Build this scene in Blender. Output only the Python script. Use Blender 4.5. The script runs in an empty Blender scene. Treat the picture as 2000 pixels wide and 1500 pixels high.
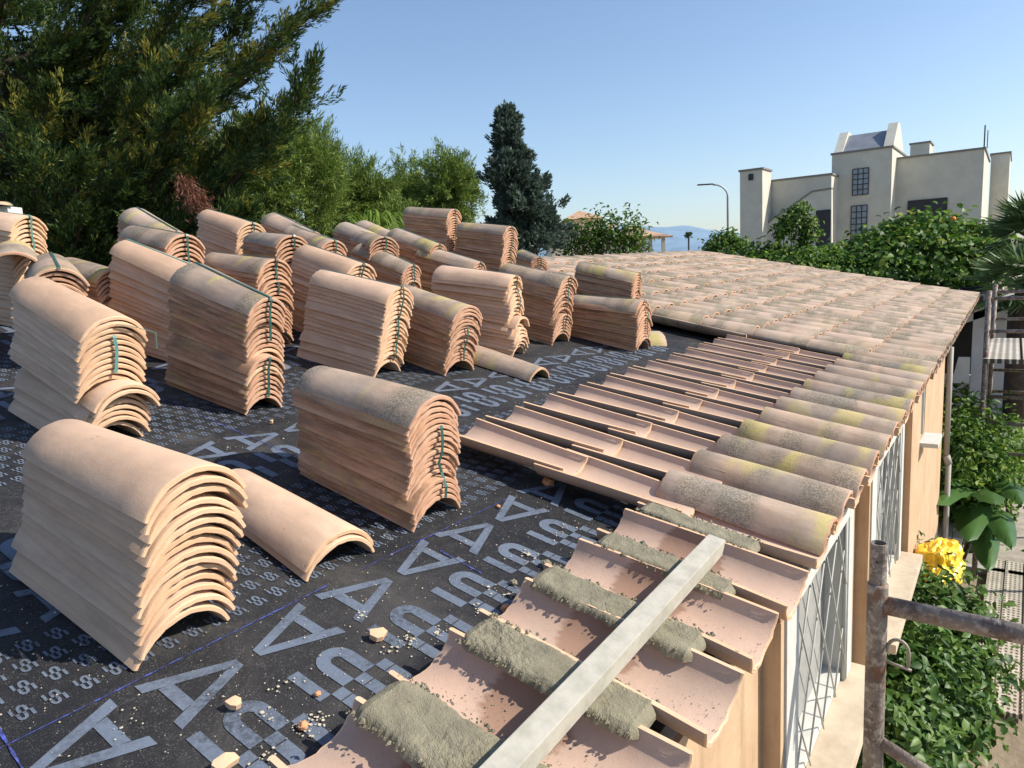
import bpy, bmesh, math, random
import numpy as np
from mathutils import Vector, Matrix, noise
R = math.radians
random.seed(7)
rng = np.random.default_rng(11)
scene = bpy.context.scene
COL = scene.collection
# ------------------------------------------------------------------ camera
AL = R(11.7)                       # roof pitch
ca, sa = math.cos(AL), math.sin(AL)
CAM = np.array([-2.0525357, -0.3726906, 0.7570715])
CR = np.array([[0.573268254, 0.167582569, -0.802047125],
               [-0.817293358, 0.047342577, -0.574273669],
               [-0.058267280, 0.984720652, 0.164104117]])
FPX = 1374.365
cd = bpy.data.cameras.new('camera'); cam = bpy.data.objects.new('camera', cd); COL.objects.link(cam)
m = Matrix.Identity(4)
for i in range(3):
    for j in range(3): m[i][j] = CR[i][j]
    m[i][3] = CAM[i]
cam.matrix_world = m
cd.sensor_width = 36; cd.lens = FPX / 2000 * 36; cd.clip_start = .02; cd.clip_end = 9000
scene.camera = cam
# ------------------------------------------------------------------ light
SUN = Vector((.48, -.908, .833)).normalized()
w = bpy.data.worlds.new('World'); scene.world = w; w.use_nodes = True
nt = w.node_tree; bg = nt.nodes['Background']
sky = nt.nodes.new('ShaderNodeTexSky'); sky.sky_type = 'NISHITA'; sky.sun_disc = False
sky.sun_elevation = math.asin(SUN.z); sky.sun_rotation = math.atan2(SUN.x, SUN.y)
sky.altitude = 20; sky.air_density = 1.0; sky.dust_density = .8; sky.ozone_density = 3.0
nt.links.new(sky.outputs[0], bg.inputs[0]); bg.inputs[1].default_value = .135
sl = bpy.data.lights.new('sun', 'SUN'); sl.energy = 5.0; sl.angle = R(.53); sl.color = (1, .92, .81)
so = bpy.data.objects.new('sun', sl); COL.objects.link(so)
so.rotation_euler = SUN.to_track_quat('Z', 'Y').to_euler()
scene.view_settings.view_transform = 'Standard'; scene.view_settings.look = 'None'
scene.view_settings.exposure = 0.42; scene.view_settings.gamma = 1
try: scene.cycles.use_denoising = True
except Exception: pass

# ------------------------------------------------------------------ helpers
GZ = -2.6                          # ground level (z=0 is the eave line of the tiles)
HM = .14                           # membrane lies this far below the crowns
RR = Matrix.Rotation(AL, 4, 'X')   # roof frame -> world (x = along the eave, y = up the slope)
def rw(u, v, n=0.): return Vector((u, v*ca - n*sa, v*sa + n*ca))
def ray(px, py): return CR @ np.array([(px-1000)/FPX, -(py-750)/FPX, -1.])
def at_ax(px, py, ax, val):        # point of the world plane (axis = value) seen at photo pixel
    d = ray(px, py); t = (val-CAM[ax])/d[ax]; return CAM + d*t
def at_x(px, py, x): return at_ax(px, py, 0, x)
def at_y(px, py, y): return at_ax(px, py, 1, y)
def at_z(px, py, z): return at_ax(px, py, 2, z)
def at_d(px, py, d): return CAM + ray(px, py)*d
def hr(px, py, n=-HM):             # roof coordinates (u, v) at photo pixel on the plane n
    N = np.array([0, -sa, ca]); d = ray(px, py); t = (n - CAM@N)/(d@N); P = CAM+d*t
    return P[0], P[1]*ca+P[2]*sa

def tag(o, label=None, cat=None, group=None, kind=None):
    if label: o['label'] = label
    if cat: o['category'] = cat
    if group: o['group'] = group
    if kind: o['kind'] = kind
    return o
def empty(name, mat=None, loc=None):
    o = bpy.data.objects.new(name, None); COL.objects.link(o); o.empty_display_size = .1
    if mat is not None: o.matrix_world = mat
    elif loc is not None: o.location = loc
    return o
def link(name, me, parent=None, mats=()):
    o = bpy.data.objects.new(name, me); COL.objects.link(o)
    for mm in mats:
        if mm.name not in [x.name for x in me.materials if x]: me.materials.append(mm)
    if parent: o.parent = parent
    return o
def npmesh(name, V, F, smooth=False, mi=None):
    V = np.asarray(V, dtype=np.float32); me = bpy.data.meshes.new(name)
    F = np.asarray(F, dtype=np.int32); k = F.shape[1]
    me.vertices.add(len(V)); me.vertices.foreach_set('co', V.ravel())
    me.loops.add(F.size); me.loops.foreach_set('vertex_index', F.ravel())
    me.polygons.add(len(F)); me.polygons.foreach_set('loop_start', np.arange(0, F.size, k, dtype=np.int32))
    me.polygons.foreach_set('loop_total', np.full(len(F), k, dtype=np.int32))
    if mi is not None: me.polygons.foreach_set('material_index', np.asarray(mi, dtype=np.int32))
    if smooth: me.polygons.foreach_set('use_smooth', np.ones(len(F), dtype=bool))
    me.update(calc_edges=True); me.validate(); return me
class MB:                          # collects shapes into one mesh
    def __init__(s): s.V = []; s.F = []
    def add(s, V, F):
        b = len(s.V); s.V += [tuple(v) for v in V]; s.F += [tuple(b+i for i in f) for f in F]; return s
    def box(s, a, b, M=None):
        x0, y0, z0 = a; x1, y1, z1 = b
        V = [(x0,y0,z0),(x1,y0,z0),(x1,y1,z0),(x0,y1,z0),(x0,y0,z1),(x1,y0,z1),(x1,y1,z1),(x0,y1,z1)]
        if M is not None: V = [M @ Vector(v) for v in V]
        return s.add(V, [(0,3,2,1),(4,5,6,7),(0,1,5,4),(1,2,6,5),(2,3,7,6),(3,0,4,7)])
    def tube(s, pts, r, n=12, cap=True, hollow=False):
        pts = [Vector(p) for p in pts]; rs = r if isinstance(r, (list, tuple)) else [r]*len(pts)
        V = []; F = []; up = None
        for i, p in enumerate(pts):
            t = (pts[min(i+1, len(pts)-1)]-pts[max(i-1, 0)]).normalized()
            if up is None:
                up = t.orthogonal().normalized()
            else:
                up = (up - t*up.dot(t)).normalized()
            sd = t.cross(up)
            for k in range(n):
                a = 2*math.pi*k/n; V.append(p + (up*math.cos(a)+sd*math.sin(a))*rs[i])
        for i in range(len(pts)-1):
            for k in range(n): F.append((i*n+k, i*n+(k+1) % n, (i+1)*n+(k+1) % n, (i+1)*n+k))
        if cap: F.append(tuple(range(n))[::-1]); F.append(tuple((len(pts)-1)*n+k for k in range(n)))
        return s.add(V, F)
    def prism(s, poly, off):       # planar polygon pushed along off
        n = len(poly); P = [Vector(p) for p in poly]; Q = [p+Vector(off) for p in P]
        return s.add(P+Q, [tuple(range(n)), tuple(range(2*n-1, n-1, -1))]+[(i, n+i, n+(i+1) % n, (i+1) % n) for i in range(n)])
    def build(s, name, mat, parent=None, smooth=False, bevel=0, M=None):
        me = bpy.data.meshes.new(name); me.from_pydata([tuple(v) for v in s.V], [], s.F)
        bm = bmesh.new(); bm.from_mesh(me); bmesh.ops.recalc_face_normals(bm, faces=bm.faces)
        if bevel: bmesh.ops.bevel(bm, geom=[e for e in bm.edges if len(e.link_faces) == 2 and e.calc_face_angle(0) > .5], offset=bevel, segments=2, affect='EDGES', profile=.7)
        bm.to_mesh(me); bm.free()
        if smooth: me.polygons.foreach_set('use_smooth', [True]*len(me.polygons))
        o = link(name, me, parent, [mat])
        if M is not None: o.matrix_world = M
        return o

# ------------------------------------------------------------------ materials
def newmat(name):
    mt = bpy.data.materials.new(name); mt.use_nodes = True
    return mt, mt.node_tree, mt.node_tree.nodes['Principled BSDF']
def N(nt, t, **kw):
    n = nt.nodes.new(t)
    for k, v in kw.items():
        if k.startswith('i_'): n.inputs[k[2:]].default_value = v
        else: setattr(n, k, v)
    return n
def ramp(nt, src, stops):
    r = nt.nodes.new('ShaderNodeValToRGB'); el = r.color_ramp.elements
    while len(el) < len(stops): el.new(.5)
    for e, (p, c) in zip(el, stops): e.position = p; e.color = c if len(c) == 4 else (*c, 1)
    nt.links.new(src, r.inputs[0]); return r.outputs[0]
def mix(nt, fac, a, b, bt='MIX'):
    n = nt.nodes.new('ShaderNodeMix'); n.data_type = 'RGBA'; n.blend_type = bt
    for sock, val in ((n.inputs[0], fac), (n.inputs[6], a), (n.inputs[7], b)):
        if hasattr(val, 'is_output'): nt.links.new(val, sock)
        else: sock.default_value = val if not isinstance(val, tuple) else (*val, 1) if len(val) == 3 else val
    return n.outputs[2]
def noi(nt, vec, scale, detail=4, rough=.55, dist=0):
    n = N(nt, 'ShaderNodeTexNoise'); n.inputs['Scale'].default_value = scale; n.inputs['Detail'].default_value = detail
    n.inputs['Roughness'].default_value = rough; n.inputs['Distortion'].default_value = dist
    if vec is not None: nt.links.new(vec, n.inputs['Vector'])
    return n.outputs['Fac']
def mapr(nt, src, a, b, c=0., d=1.):
    n = N(nt, 'ShaderNodeMapRange'); nt.links.new(src, n.inputs[0])
    for i, v in enumerate((a, b, c, d)): n.inputs[i+1].default_value = v
    return n.outputs[0]
def math_(nt, op, a, b):
    n = N(nt, 'ShaderNodeMath', operation=op)
    for i, v in enumerate((a, b)):
        if hasattr(v, 'is_output'): nt.links.new(v, n.inputs[i])
        else: n.inputs[i].default_value = v
    return n.outputs[0]
def bump(nt, bs, h, s=.3, d=.01):
    b = N(nt, 'ShaderNodeBump'); b.inputs['Strength'].default_value = s; b.inputs['Distance'].default_value = d
    nt.links.new(h, b.inputs['Height']); nt.links.new(b.outputs[0], bs.inputs['Normal'])
def objvec(nt, per_object=True, scl=(1, 1, 1)):
    tc = N(nt, 'ShaderNodeTexCoord'); out = tc.outputs['Object']
    if per_object:
        oi = N(nt, 'ShaderNodeObjectInfo'); mu = N(nt, 'ShaderNodeMath', operation='MULTIPLY'); mu.inputs[1].default_value = 37.
        nt.links.new(oi.outputs['Random'], mu.inputs[0]); ad = N(nt, 'ShaderNodeVectorMath', operation='ADD')
        nt.links.new(out, ad.inputs[0]); nt.links.new(mu.outputs[0], ad.inputs[1]); out = ad.outputs[0]
    mp = N(nt, 'ShaderNodeMapping'); mp.inputs['Scale'].default_value = scl; nt.links.new(out, mp.inputs[0])
    return mp.outputs[0]
def randfac(nt, island=False):
    if island: return N(nt, 'ShaderNodeNewGeometry').outputs['Random Per Island']
    return N(nt, 'ShaderNodeObjectInfo').outputs['Random']

def clay(name, c0, c1, age=0., lichen=0., yel=.9, island=False, grime=0., rough=.82, damp=False, grey=(.30,.27,.235)):
    mt, nt, bs = newmat(name)
    if island:
        ge = N(nt, 'ShaderNodeNewGeometry'); mu = N(nt, 'ShaderNodeMath', operation='MULTIPLY'); mu.inputs[1].default_value = 53.
        nt.links.new(ge.outputs['Random Per Island'], mu.inputs[0]); ad = N(nt, 'ShaderNodeVectorMath', operation='ADD')
        tc = N(nt, 'ShaderNodeTexCoord'); nt.links.new(tc.outputs['Object'], ad.inputs[0]); nt.links.new(mu.outputs[0], ad.inputs[1]); vec = ad.outputs[0]
    else: vec = objvec(nt)
    base = mix(nt, randfac(nt, island), c0, c1)
    soft = noi(nt, vec, 7, 3); base = mix(nt, mapr(nt, soft, .35, .7, 0, .45), base, tuple(x*.84 for x in c0))
    fine = noi(nt, vec, 260, 3, .7)
    base = mix(nt, mapr(nt, fine, .62, .75, 0, .35), base, tuple(x*.55 for x in c0))
    sm_ = noi(nt, vec, 3.2, 6, .75, .6); base = mix(nt, mapr(nt, sm_, .56, .66, 0, .30), base, tuple(min(.8, x*1.22+.03) for x in c0))
    pit = noi(nt, vec, 55, 2, .5); base = mix(nt, mapr(nt, pit, .74, .78, 0, .7), base, tuple(x*.35 for x in c0))
    if age:
        a = noi(nt, vec, 5, 5, .6); a2 = noi(nt, vec, 60, 4, .75)
        f = mapr(nt, math_(nt, 'ADD', math_(nt, 'MULTIPLY', a, 1.0), math_(nt, 'MULTIPLY', a2, .35)), .5, .85, 0, age)
        base = mix(nt, f, base, grey)
    if grime:
        v2 = objvec(nt, not island, (1, .35, 2.5)); g = noi(nt, v2, 9, 5, .65)
        base = mix(nt, mapr(nt, g, .42, .62, 0, grime), base, (.115, .07, .042))
    if lichen:
        st_ = N(nt, 'ShaderNodeMapping'); st_.inputs['Scale'].default_value = (.45, 1.3, .6); nt.links.new(vec, st_.inputs[0]); vecs = st_.outputs[0]
        p = noi(nt, vecs, 4.2, 2, .5); q = noi(nt, vec, 170, 3, .8)
        dk = math_(nt, 'MULTIPLY', mapr(nt, p, .47, .57, 0, 1), mapr(nt, q, .45, .51, 0, 1))
        base = mix(nt, math_(nt, 'MULTIPLY', dk, .8*lichen), base, (.085, .095, .06))
        v3 = N(nt, 'ShaderNodeVectorMath', operation='ADD'); nt.links.new(vecs, v3.inputs[0]); v3.inputs[1].default_value = (9.1, 3.3, 5.7)
        p2 = noi(nt, v3.outputs[0], 4.6, 2, .5); q2 = noi(nt, vec, 260, 3, .8)
        yl = math_(nt, 'MULTIPLY', mapr(nt, p2, .555, .64, 0, 1), mapr(nt, q2, .47, .51, 0, 1))
        base = mix(nt, math_(nt, 'MULTIPLY', yl, yel*lichen), base, (.52, .45, .08))
    if damp:
        tc = N(nt, 'ShaderNodeTexCoord'); sp = N(nt, 'ShaderNodeVectorMath', operation='DISTANCE')
        wob = N(nt, 'ShaderNodeTexNoise'); wob.inputs['Scale'].default_value = 14; wm = mix(nt, .035, tc.outputs['Object'], wob.outputs['Color'])
        nt.links.new(wm, sp.inputs[0]); sp.inputs[1].default_value = (-.025, .29, .06)
        base = mix(nt, mapr(nt, sp.outputs['Value'], .078, .090, .85, 0), base, (.27, .16, .11))
        d = noi(nt, vec, 420, 2, .8); d2 = noi(nt, vec, 9, 3)
        base = mix(nt, math_(nt, 'MULTIPLY', mapr(nt, d, .60, .66, 0, .8), mapr(nt, d2, .42, .6, 0, 1)), base, (.17, .155, .12))
    nt.links.new(base, bs.inputs['Base Color']); bs.inputs['Roughness'].default_value = rough
    bs.inputs['Specular IOR Level'].default_value = .3
    h = math_(nt, 'ADD', math_(nt, 'MULTIPLY', fine, .5), noi(nt, vec, 40, 3))
    bump(nt, bs, h, .22, .004)
    return mt
CN = clay('clay_new', (.57,.375,.25), (.67,.475,.34), age=.10, grime=.22)
CE = clay('clay_end', (.68,.47,.305), (.62,.385,.225), rough=.9)
CO = clay('clay_old', (.48,.335,.235), (.53,.39,.285), age=.75, lichen=.8, grime=.35)
COS = clay('clay_stained', (.46,.25,.145), (.56,.345,.215), age=.25, lichen=.3, grime=.6)
CG = clay('clay_gully', (.53,.365,.275), (.58,.42,.32), age=.1)
CGW = clay('clay_gully_damp', (.50,.34,.255), (.55,.38,.29), age=.35, damp=True)
CR_ = clay('clay_roof', (.46,.34,.265), (.33,.24,.18), age=.5, lichen=1.0, yel=.12, island=True, grey=(.33,.295,.25), grime=.3)
CEO = clay('clay_end_old', (.58,.36,.24), (.50,.27,.16), rough=.92)
def simple(name, c, rough=.8, metal=0., nscale=None, c2=None, lo=.4, hi=.65, bs_=.2, spec=.4, bd=.005):
    mt, nt, bs = newmat(name); bs.inputs['Roughness'].default_value = rough; bs.inputs['Metallic'].default_value = metal
    bs.inputs['Specular IOR Level'].default_value = spec
    if nscale:
        vec = objvec(nt, False); n = noi(nt, vec, nscale, 6, .65)
        nt.links.new(mix(nt, mapr(nt, n, lo, hi), c, c2 or tuple(x*.7 for x in c)), bs.inputs['Base Color'])
        bump(nt, bs, noi(nt, vec, nscale*6, 4), bs_, bd)
    else: bs.inputs['Base Color'].default_value = (*c, 1)
    return mt
STRAP = simple('strap_green', (.035, .10, .085), .35, spec=.5)
STRAP_L = simple('strap_pale', (.10, .25, .22), .35, spec=.5)
def mortar_mat():
    mt, nt, bs = newmat('wet_mortar'); vec = objvec(nt, False)
    n = noi(nt, vec, 9, 6, .7); base = mix(nt, mapr(nt, n, .40, .60), (.27, .245, .16), (.185, .165, .11))
    nt.links.new(base, bs.inputs['Base Color']); bs.inputs['Roughness'].default_value = .72
    bump(nt, bs, math_(nt, 'ADD', noi(nt, vec, 110, 6, .75), noi(nt, vec, 420, 3)), .55, .006); return mt
MORT = mortar_mat()
def membrane_mat():
    mt, nt, bs = newmat('membrane_black'); vec = objvec(nt, False)
    big = noi(nt, vec, 2.2, 5, .6); fine = noi(nt, vec, 320, 3, .85); mid = noi(nt, vec, 35, 5, .7)
    base = mix(nt, mapr(nt, big, .4, .7, 0, .35), (.014, .015, .018), (.07, .066, .062))
    dust = math_(nt, 'MULTIPLY', mapr(nt, fine, .57, .66, 0, 1), mapr(nt, mid, .40, .62, .15, 1))
    base = mix(nt, math_(nt, 'MULTIPLY', dust, .6), base, (.30, .29, .27))
    bt_ = noi(nt, vec, 1.3, 6, .75, 1.2); base = mix(nt, mapr(nt, bt_, .52, .66, 0, .30), base, (.15, .14, .125))
    sc = noi(nt, objvec(nt, False, (1, 6, 1)), 5, 6, .8); base = mix(nt, mapr(nt, sc, .60, .72, 0, .25), base, (.16, .155, .15))
    nt.links.new(base, bs.inputs['Base Color']); bs.inputs['Roughness'].default_value = .5
    nt.links.new(mapr(nt, mid, .3, .7, .55, .8), bs.inputs['Roughness']); bs.inputs['Specular IOR Level'].default_value = .25; wr = noi(nt, objvec(nt, False, (1, .35, 1)), 7, 3, .5, 1.6); bump(nt, bs, math_(nt, 'ADD', math_(nt, 'ADD', fine, noi(nt, vec, 12, 3)), math_(nt, 'MULTIPLY', wr, 4.)), .45, .004); return mt
MEM = membrane_mat()
def print_mat():
    mt, nt, bs = newmat('print_ink'); vec = objvec(nt, False, (1, 1, 1))
    st = noi(nt, objvec(nt, False, (6, 60, 1)), 12, 4, .7); fine = noi(nt, vec, 300, 3, .8)
    base = mix(nt, mapr(nt, st, .55, .68, 0, .6), (.125, .155, .205), (.045, .052, .066))
    wear = noi(nt, vec, 6, 5, .7); base = mix(nt, math_(nt, 'MULTIPLY', mapr(nt, wear, .42, .62, 0, .75), mapr(nt, noi(nt, vec, 90, 3, .7), .35, .6, 0, 1)), base, (.03, .033, .04))
    base = mix(nt, mapr(nt, fine, .60, .68, 0, .5), base, (.33, .33, .33))
    nt.links.new(base, bs.inputs['Base Color']); bs.inputs['Roughness'].default_value = .7; bs.inputs['Specular IOR Level'].default_value = .25; return mt
INK = print_mat()
CHALK = simple('chalk_blue', (.07, .10, .42), .9, 0, 60, (.025, .03, .09), .42, .56)
ALU = simple('weathered_aluminium', (.45, .43, .36), .85, .0, 26, (.34, .325, .265), .4, .7, .1)
WALL = simple('ochre_render', (.53, .35, .19), .9, 0, 3.5, (.45, .285, .145), .4, .7, .15)
WHITE = simple('white_paint', (.56, .56, .52), .65, 0, 20, (.48, .47, .43), .45, .75, .05)
STONE = simple('sill_stone', (.56, .48, .35), .75, 0, 7, (.44, .35, .25), .4, .65, .1)
FOAM = simple('orange_foam', (.66, .33, .17), .85, 0, 60, (.55, .25, .12), .4, .6, .4)
CRUMB = simple('pale_crumb', (.55, .50, .38), .95, 0, 60, (.42, .37, .27), .4, .6, .3)
def wall_mat():
    mt, nt, bs = newmat('ochre_wall'); vec = objvec(nt, False); v2 = objvec(nt, False, (6, 6, .5))
    a = noi(nt, vec, 3.5, 6, .7); base = mix(nt, mapr(nt, a, .4, .7), (.54, .385, .24), (.45, .30, .175))
    base = mix(nt, mapr(nt, noi(nt, v2, 3, 5, .7), .52, .68, 0, .5), base, (.30, .19, .11))
    base = mix(nt, mapr(nt, noi(nt, vec, 40, 4, .7), .62, .72, 0, .4), base, (.60, .46, .30))
    nt.links.new(base, bs.inputs['Base Color']); bs.inputs['Roughness'].default_value = .92; bump(nt, bs, noi(nt, vec, 60, 5), .3, .004); return mt
WALL = wall_mat()
def rust_mat():
    mt, nt, bs = newmat('rusty_steel'); vec = objvec(nt, False)
    a = noi(nt, vec, 9, 6, .7); b = noi(nt, vec, 45, 5, .7)
    base = mix(nt, mapr(nt, a, .45, .55), (.13, .10, .085), (.24, .20, .17))
    base = mix(nt, mapr(nt, b, .50, .60, 0, .8), base, (.42, .38, .32))
    base = mix(nt, mapr(nt, noi(nt, vec, 16, 4, .7), .59, .65, 0, .7), base, (.20, .085, .04))
    nt.links.new(base, bs.inputs['Base Color']); bs.inputs['Roughness'].default_value = .7; bs.inputs['Metallic'].default_value = .15
    bump(nt, bs, math_(nt, 'ADD', b, a), .7, .006); return mt
RUST = rust_mat()
def leafmat(name, stops, trans=.3, rough=.55, spec=.3):
    mt, nt, bs = newmat(name); ge = N(nt, 'ShaderNodeNewGeometry')
    col = ramp(nt, ge.outputs['Random Per Island'], stops)
    vn = noi(nt, N(nt, 'ShaderNodeTexCoord').outputs['Object'], .9, 3)
    col = mix(nt, mapr(nt, vn, .4, .62, .0, .4), col, mix(nt, .5, col, (.02, .035, .012)))
    nt.links.new(col, bs.inputs['Base Color']); bs.inputs['Roughness'].default_value = rough; bs.inputs['Specular IOR Level'].default_value = spec
    tr = N(nt, 'ShaderNodeBsdfTranslucent'); nt.links.new(col, tr.inputs[0]); ms = N(nt, 'ShaderNodeMixShader'); ms.inputs[0].default_value = trans
    out = nt.nodes['Material Output']; nt.links.new(bs.outputs[0], ms.inputs[1]); nt.links.new(tr.outputs[0], ms.inputs[2]); nt.links.new(ms.outputs[0], out.inputs[0])
    return mt
L_CYP = leafmat('cypress_leaf', [(0, (.02,.05,.014)), (.5, (.045,.095,.022)), (.85, (.09,.14,.028)), (1, (.19,.20,.035))])
L_CYT = leafmat('cypress_sunlit_tip', [(0, (.12,.16,.03)), (.6, (.22,.23,.04)), (1, (.36,.28,.04))])  # yellow tips, their light colour also painting sunlit highlights
L_DEAD = leafmat('dead_leaf', [(0, (.13,.05,.03)), (1, (.22,.09,.05))])
L_PINE = leafmat('pine_needle', [(0, (.055,.115,.018)), (.5, (.14,.23,.035)), (1, (.31,.37,.07))])
L_BLUE = leafmat('blue_cypress', [(0, (.04,.07,.05)), (.6, (.09,.14,.105)), (1, (.19,.24,.19))])
L_SHADE = leafmat('shade_leaf', [(0, (.012,.028,.008)), (1, (.03,.055,.014))])  # leaf colour darkened to stand for shade inside the crown
L_BROAD = leafmat('broad_leaf', [(0, (0.044,0.106,0.015)), (.5, (0.088,0.188,0.025)), (.9, (0.175,0.300,0.037)), (1, (0.350,0.400,0.062))], .35, .5, .25)
L_DARK = leafmat('dark_leaf', [(0, (0.019,0.052,0.010)), (.6, (0.046,0.111,0.019)), (1, (0.104,0.208,0.039))], .3, .5, .25)
L_PALM = leafmat('palm_leaf', [(0, (.05,.10,.03)), (1, (.12,.20,.06))], .25, .45, .4)
BARK = simple('bark', (.075, .055, .04), .95, 0, 8, (.045, .032, .024), .4, .6, .6)
GRAVEL = simple('concrete', (.42, .41, .38), .9, 0, 12, (.30, .29, .26), .4, .65, .3)

# ------------------------------------------------------------------ tiles
TL = .5; W1, W2, SG1, SG2 = .215, .172, .072, .061
def tile_mesh(name, wide_low, seed, nseg=18, ny=7, rough=1., gully=0):
    w1, w2, s1, s2 = {0: (W1, W2, SG1, SG2), 1: (.208, .158, .064, .056), 2: (.213, .180, .076, .066)}[gully]
    r = random.Random(seed); V = []; F = []; mi = []
    ys = [0, .004]+[TL*(i/(ny-1)) for i in range(1, ny-1)]+[TL-.004, TL]
    off = [[r.uniform(-.0022, .0022)*rough for _ in range(nseg+1)] for _ in range(2)]
    bend = r.uniform(-.003, .003)*rough; sk = r.uniform(-.002, .002)*rough
    n = nseg+1; ring = 2*n
    for yi, y in enumerate(ys):
        t = y/TL; t = t if wide_low else 1-t
        wd = w1+(w2-w1)*t; sg = s1+(s2-s1)*t; T0 = .06 if gully else .40; ea = wd/2/math.cos(T0); eb = sg/(1-math.sin(T0)); ha = math.pi/2-T0; cz = -eb*math.sin(T0)
        end = yi in (0, len(ys)-1); e = 0 if y < TL/2 else 1
        yo = []; 
        for k in range(n):
            a = -ha+2*ha*k/nseg; f = abs(a)/ha
            th = .0128-.0022*f**3; ins = .0022 if end else 0
            jag = off[e][k] if yi <= 1 or yi >= len(ys)-2 else 0
            dz = bend*math.sin(math.pi*y/TL)
            V.append((math.sin(a)*(ea-ins)+sk*math.sin(3*y/TL), y+jag, cz+math.cos(a)*(eb-ins)+dz))
        for k in range(n):
            a = ha-2*ha*k/nseg; f = abs(a)/ha
            th = .0128-.0022*f**3; ins = .0022 if end else 0
            jag = off[e][n-1-k] if yi <= 1 or yi >= len(ys)-2 else 0
            ri = th-ins; dz = bend*math.sin(math.pi*y/TL)
            V.append((math.sin(a)*(ea-ri)+sk*math.sin(3*y/TL), y+jag, cz+math.cos(a)*(eb-ri)+dz))
    for yi in range(len(ys)-1):
        for k in range(ring):
            F.append((yi*ring+k, yi*ring+(k+1) % ring, (yi+1)*ring+(k+1) % ring, (yi+1)*ring+k)); mi.append(1 if (k in (n-1, ring-1) or yi in (0, len(ys)-2)) else 0)
    L = (len(ys)-1)*ring
    for k in range(n-1):
        F.append((k+1, k, ring-1-k, ring-2-k)); mi.append(1)
        F.append((L+k, L+k+1, L+ring-2-k, L+ring-1-k)); mi.append(1)
    me = npmesh(name, V, F, False, mi)
    sm = [m_ == 0 for m_ in mi]; me.polygons.foreach_set('use_smooth', [True]*len(mi)); me.set_sharp_from_angle(angle=R(32)); return me
MESH = {}
def tiles(kind, wide_low):
    key = (kind, wide_low)
    if key not in MESH:
        body, end = {'new': (CN, CE), 'old': (CO, CEO), 'stained': (COS, CEO), 'gully': (CG, CE), 'damp': (CGW, CE)}[kind]
        L = []
        for s in range(4):
            me = tile_mesh('clay_tile', wide_low, s*13+len(MESH), gully={'gully': 1, 'damp': 2}.get(kind, 0)); me.materials.append(body); me.materials.append(end); L.append(me)
        MESH[key] = L
    return MESH[key]
def Mroof(u, v, n, yaw=0., tilt=0., roll=0.):      # local y points up the slope; yaw>0 turns it towards +u
    return Matrix.Translation(rw(u, v, n)) @ RR @ Matrix.Rotation(-yaw, 4, 'Z') @ Matrix.Rotation(tilt, 4, 'X') @ Matrix.Rotation(roll, 4, 'Y')
def ribbon(path, width, side, name, mat, parent, th=.0012):
    V = []; F = []; P = [Vector(p) for p in path]; s = Vector(side)*width/2
    for i, p in enumerate(P):
        t = (P[min(i+1, len(P)-1)]-P[max(0, i-1)]).normalized(); nn = t.cross(Vector(side)).normalized()*th
        V += [p-s, p+s, p+s+nn, p-s+nn]
    for i in range(len(P)-1):
        for k in range(4): F.append((4*i+k, 4*i+(k+1) % 4, 4*i+4+(k+1) % 4, 4*i+4+k))
    F += [(3, 2, 1, 0), tuple(4*(len(P)-1)+k for k in range(4))]
    me = bpy.data.meshes.new(name); me.from_pydata([tuple(v) for v in V], [], F); o = link(name, me, parent, [mat]); return o

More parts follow.
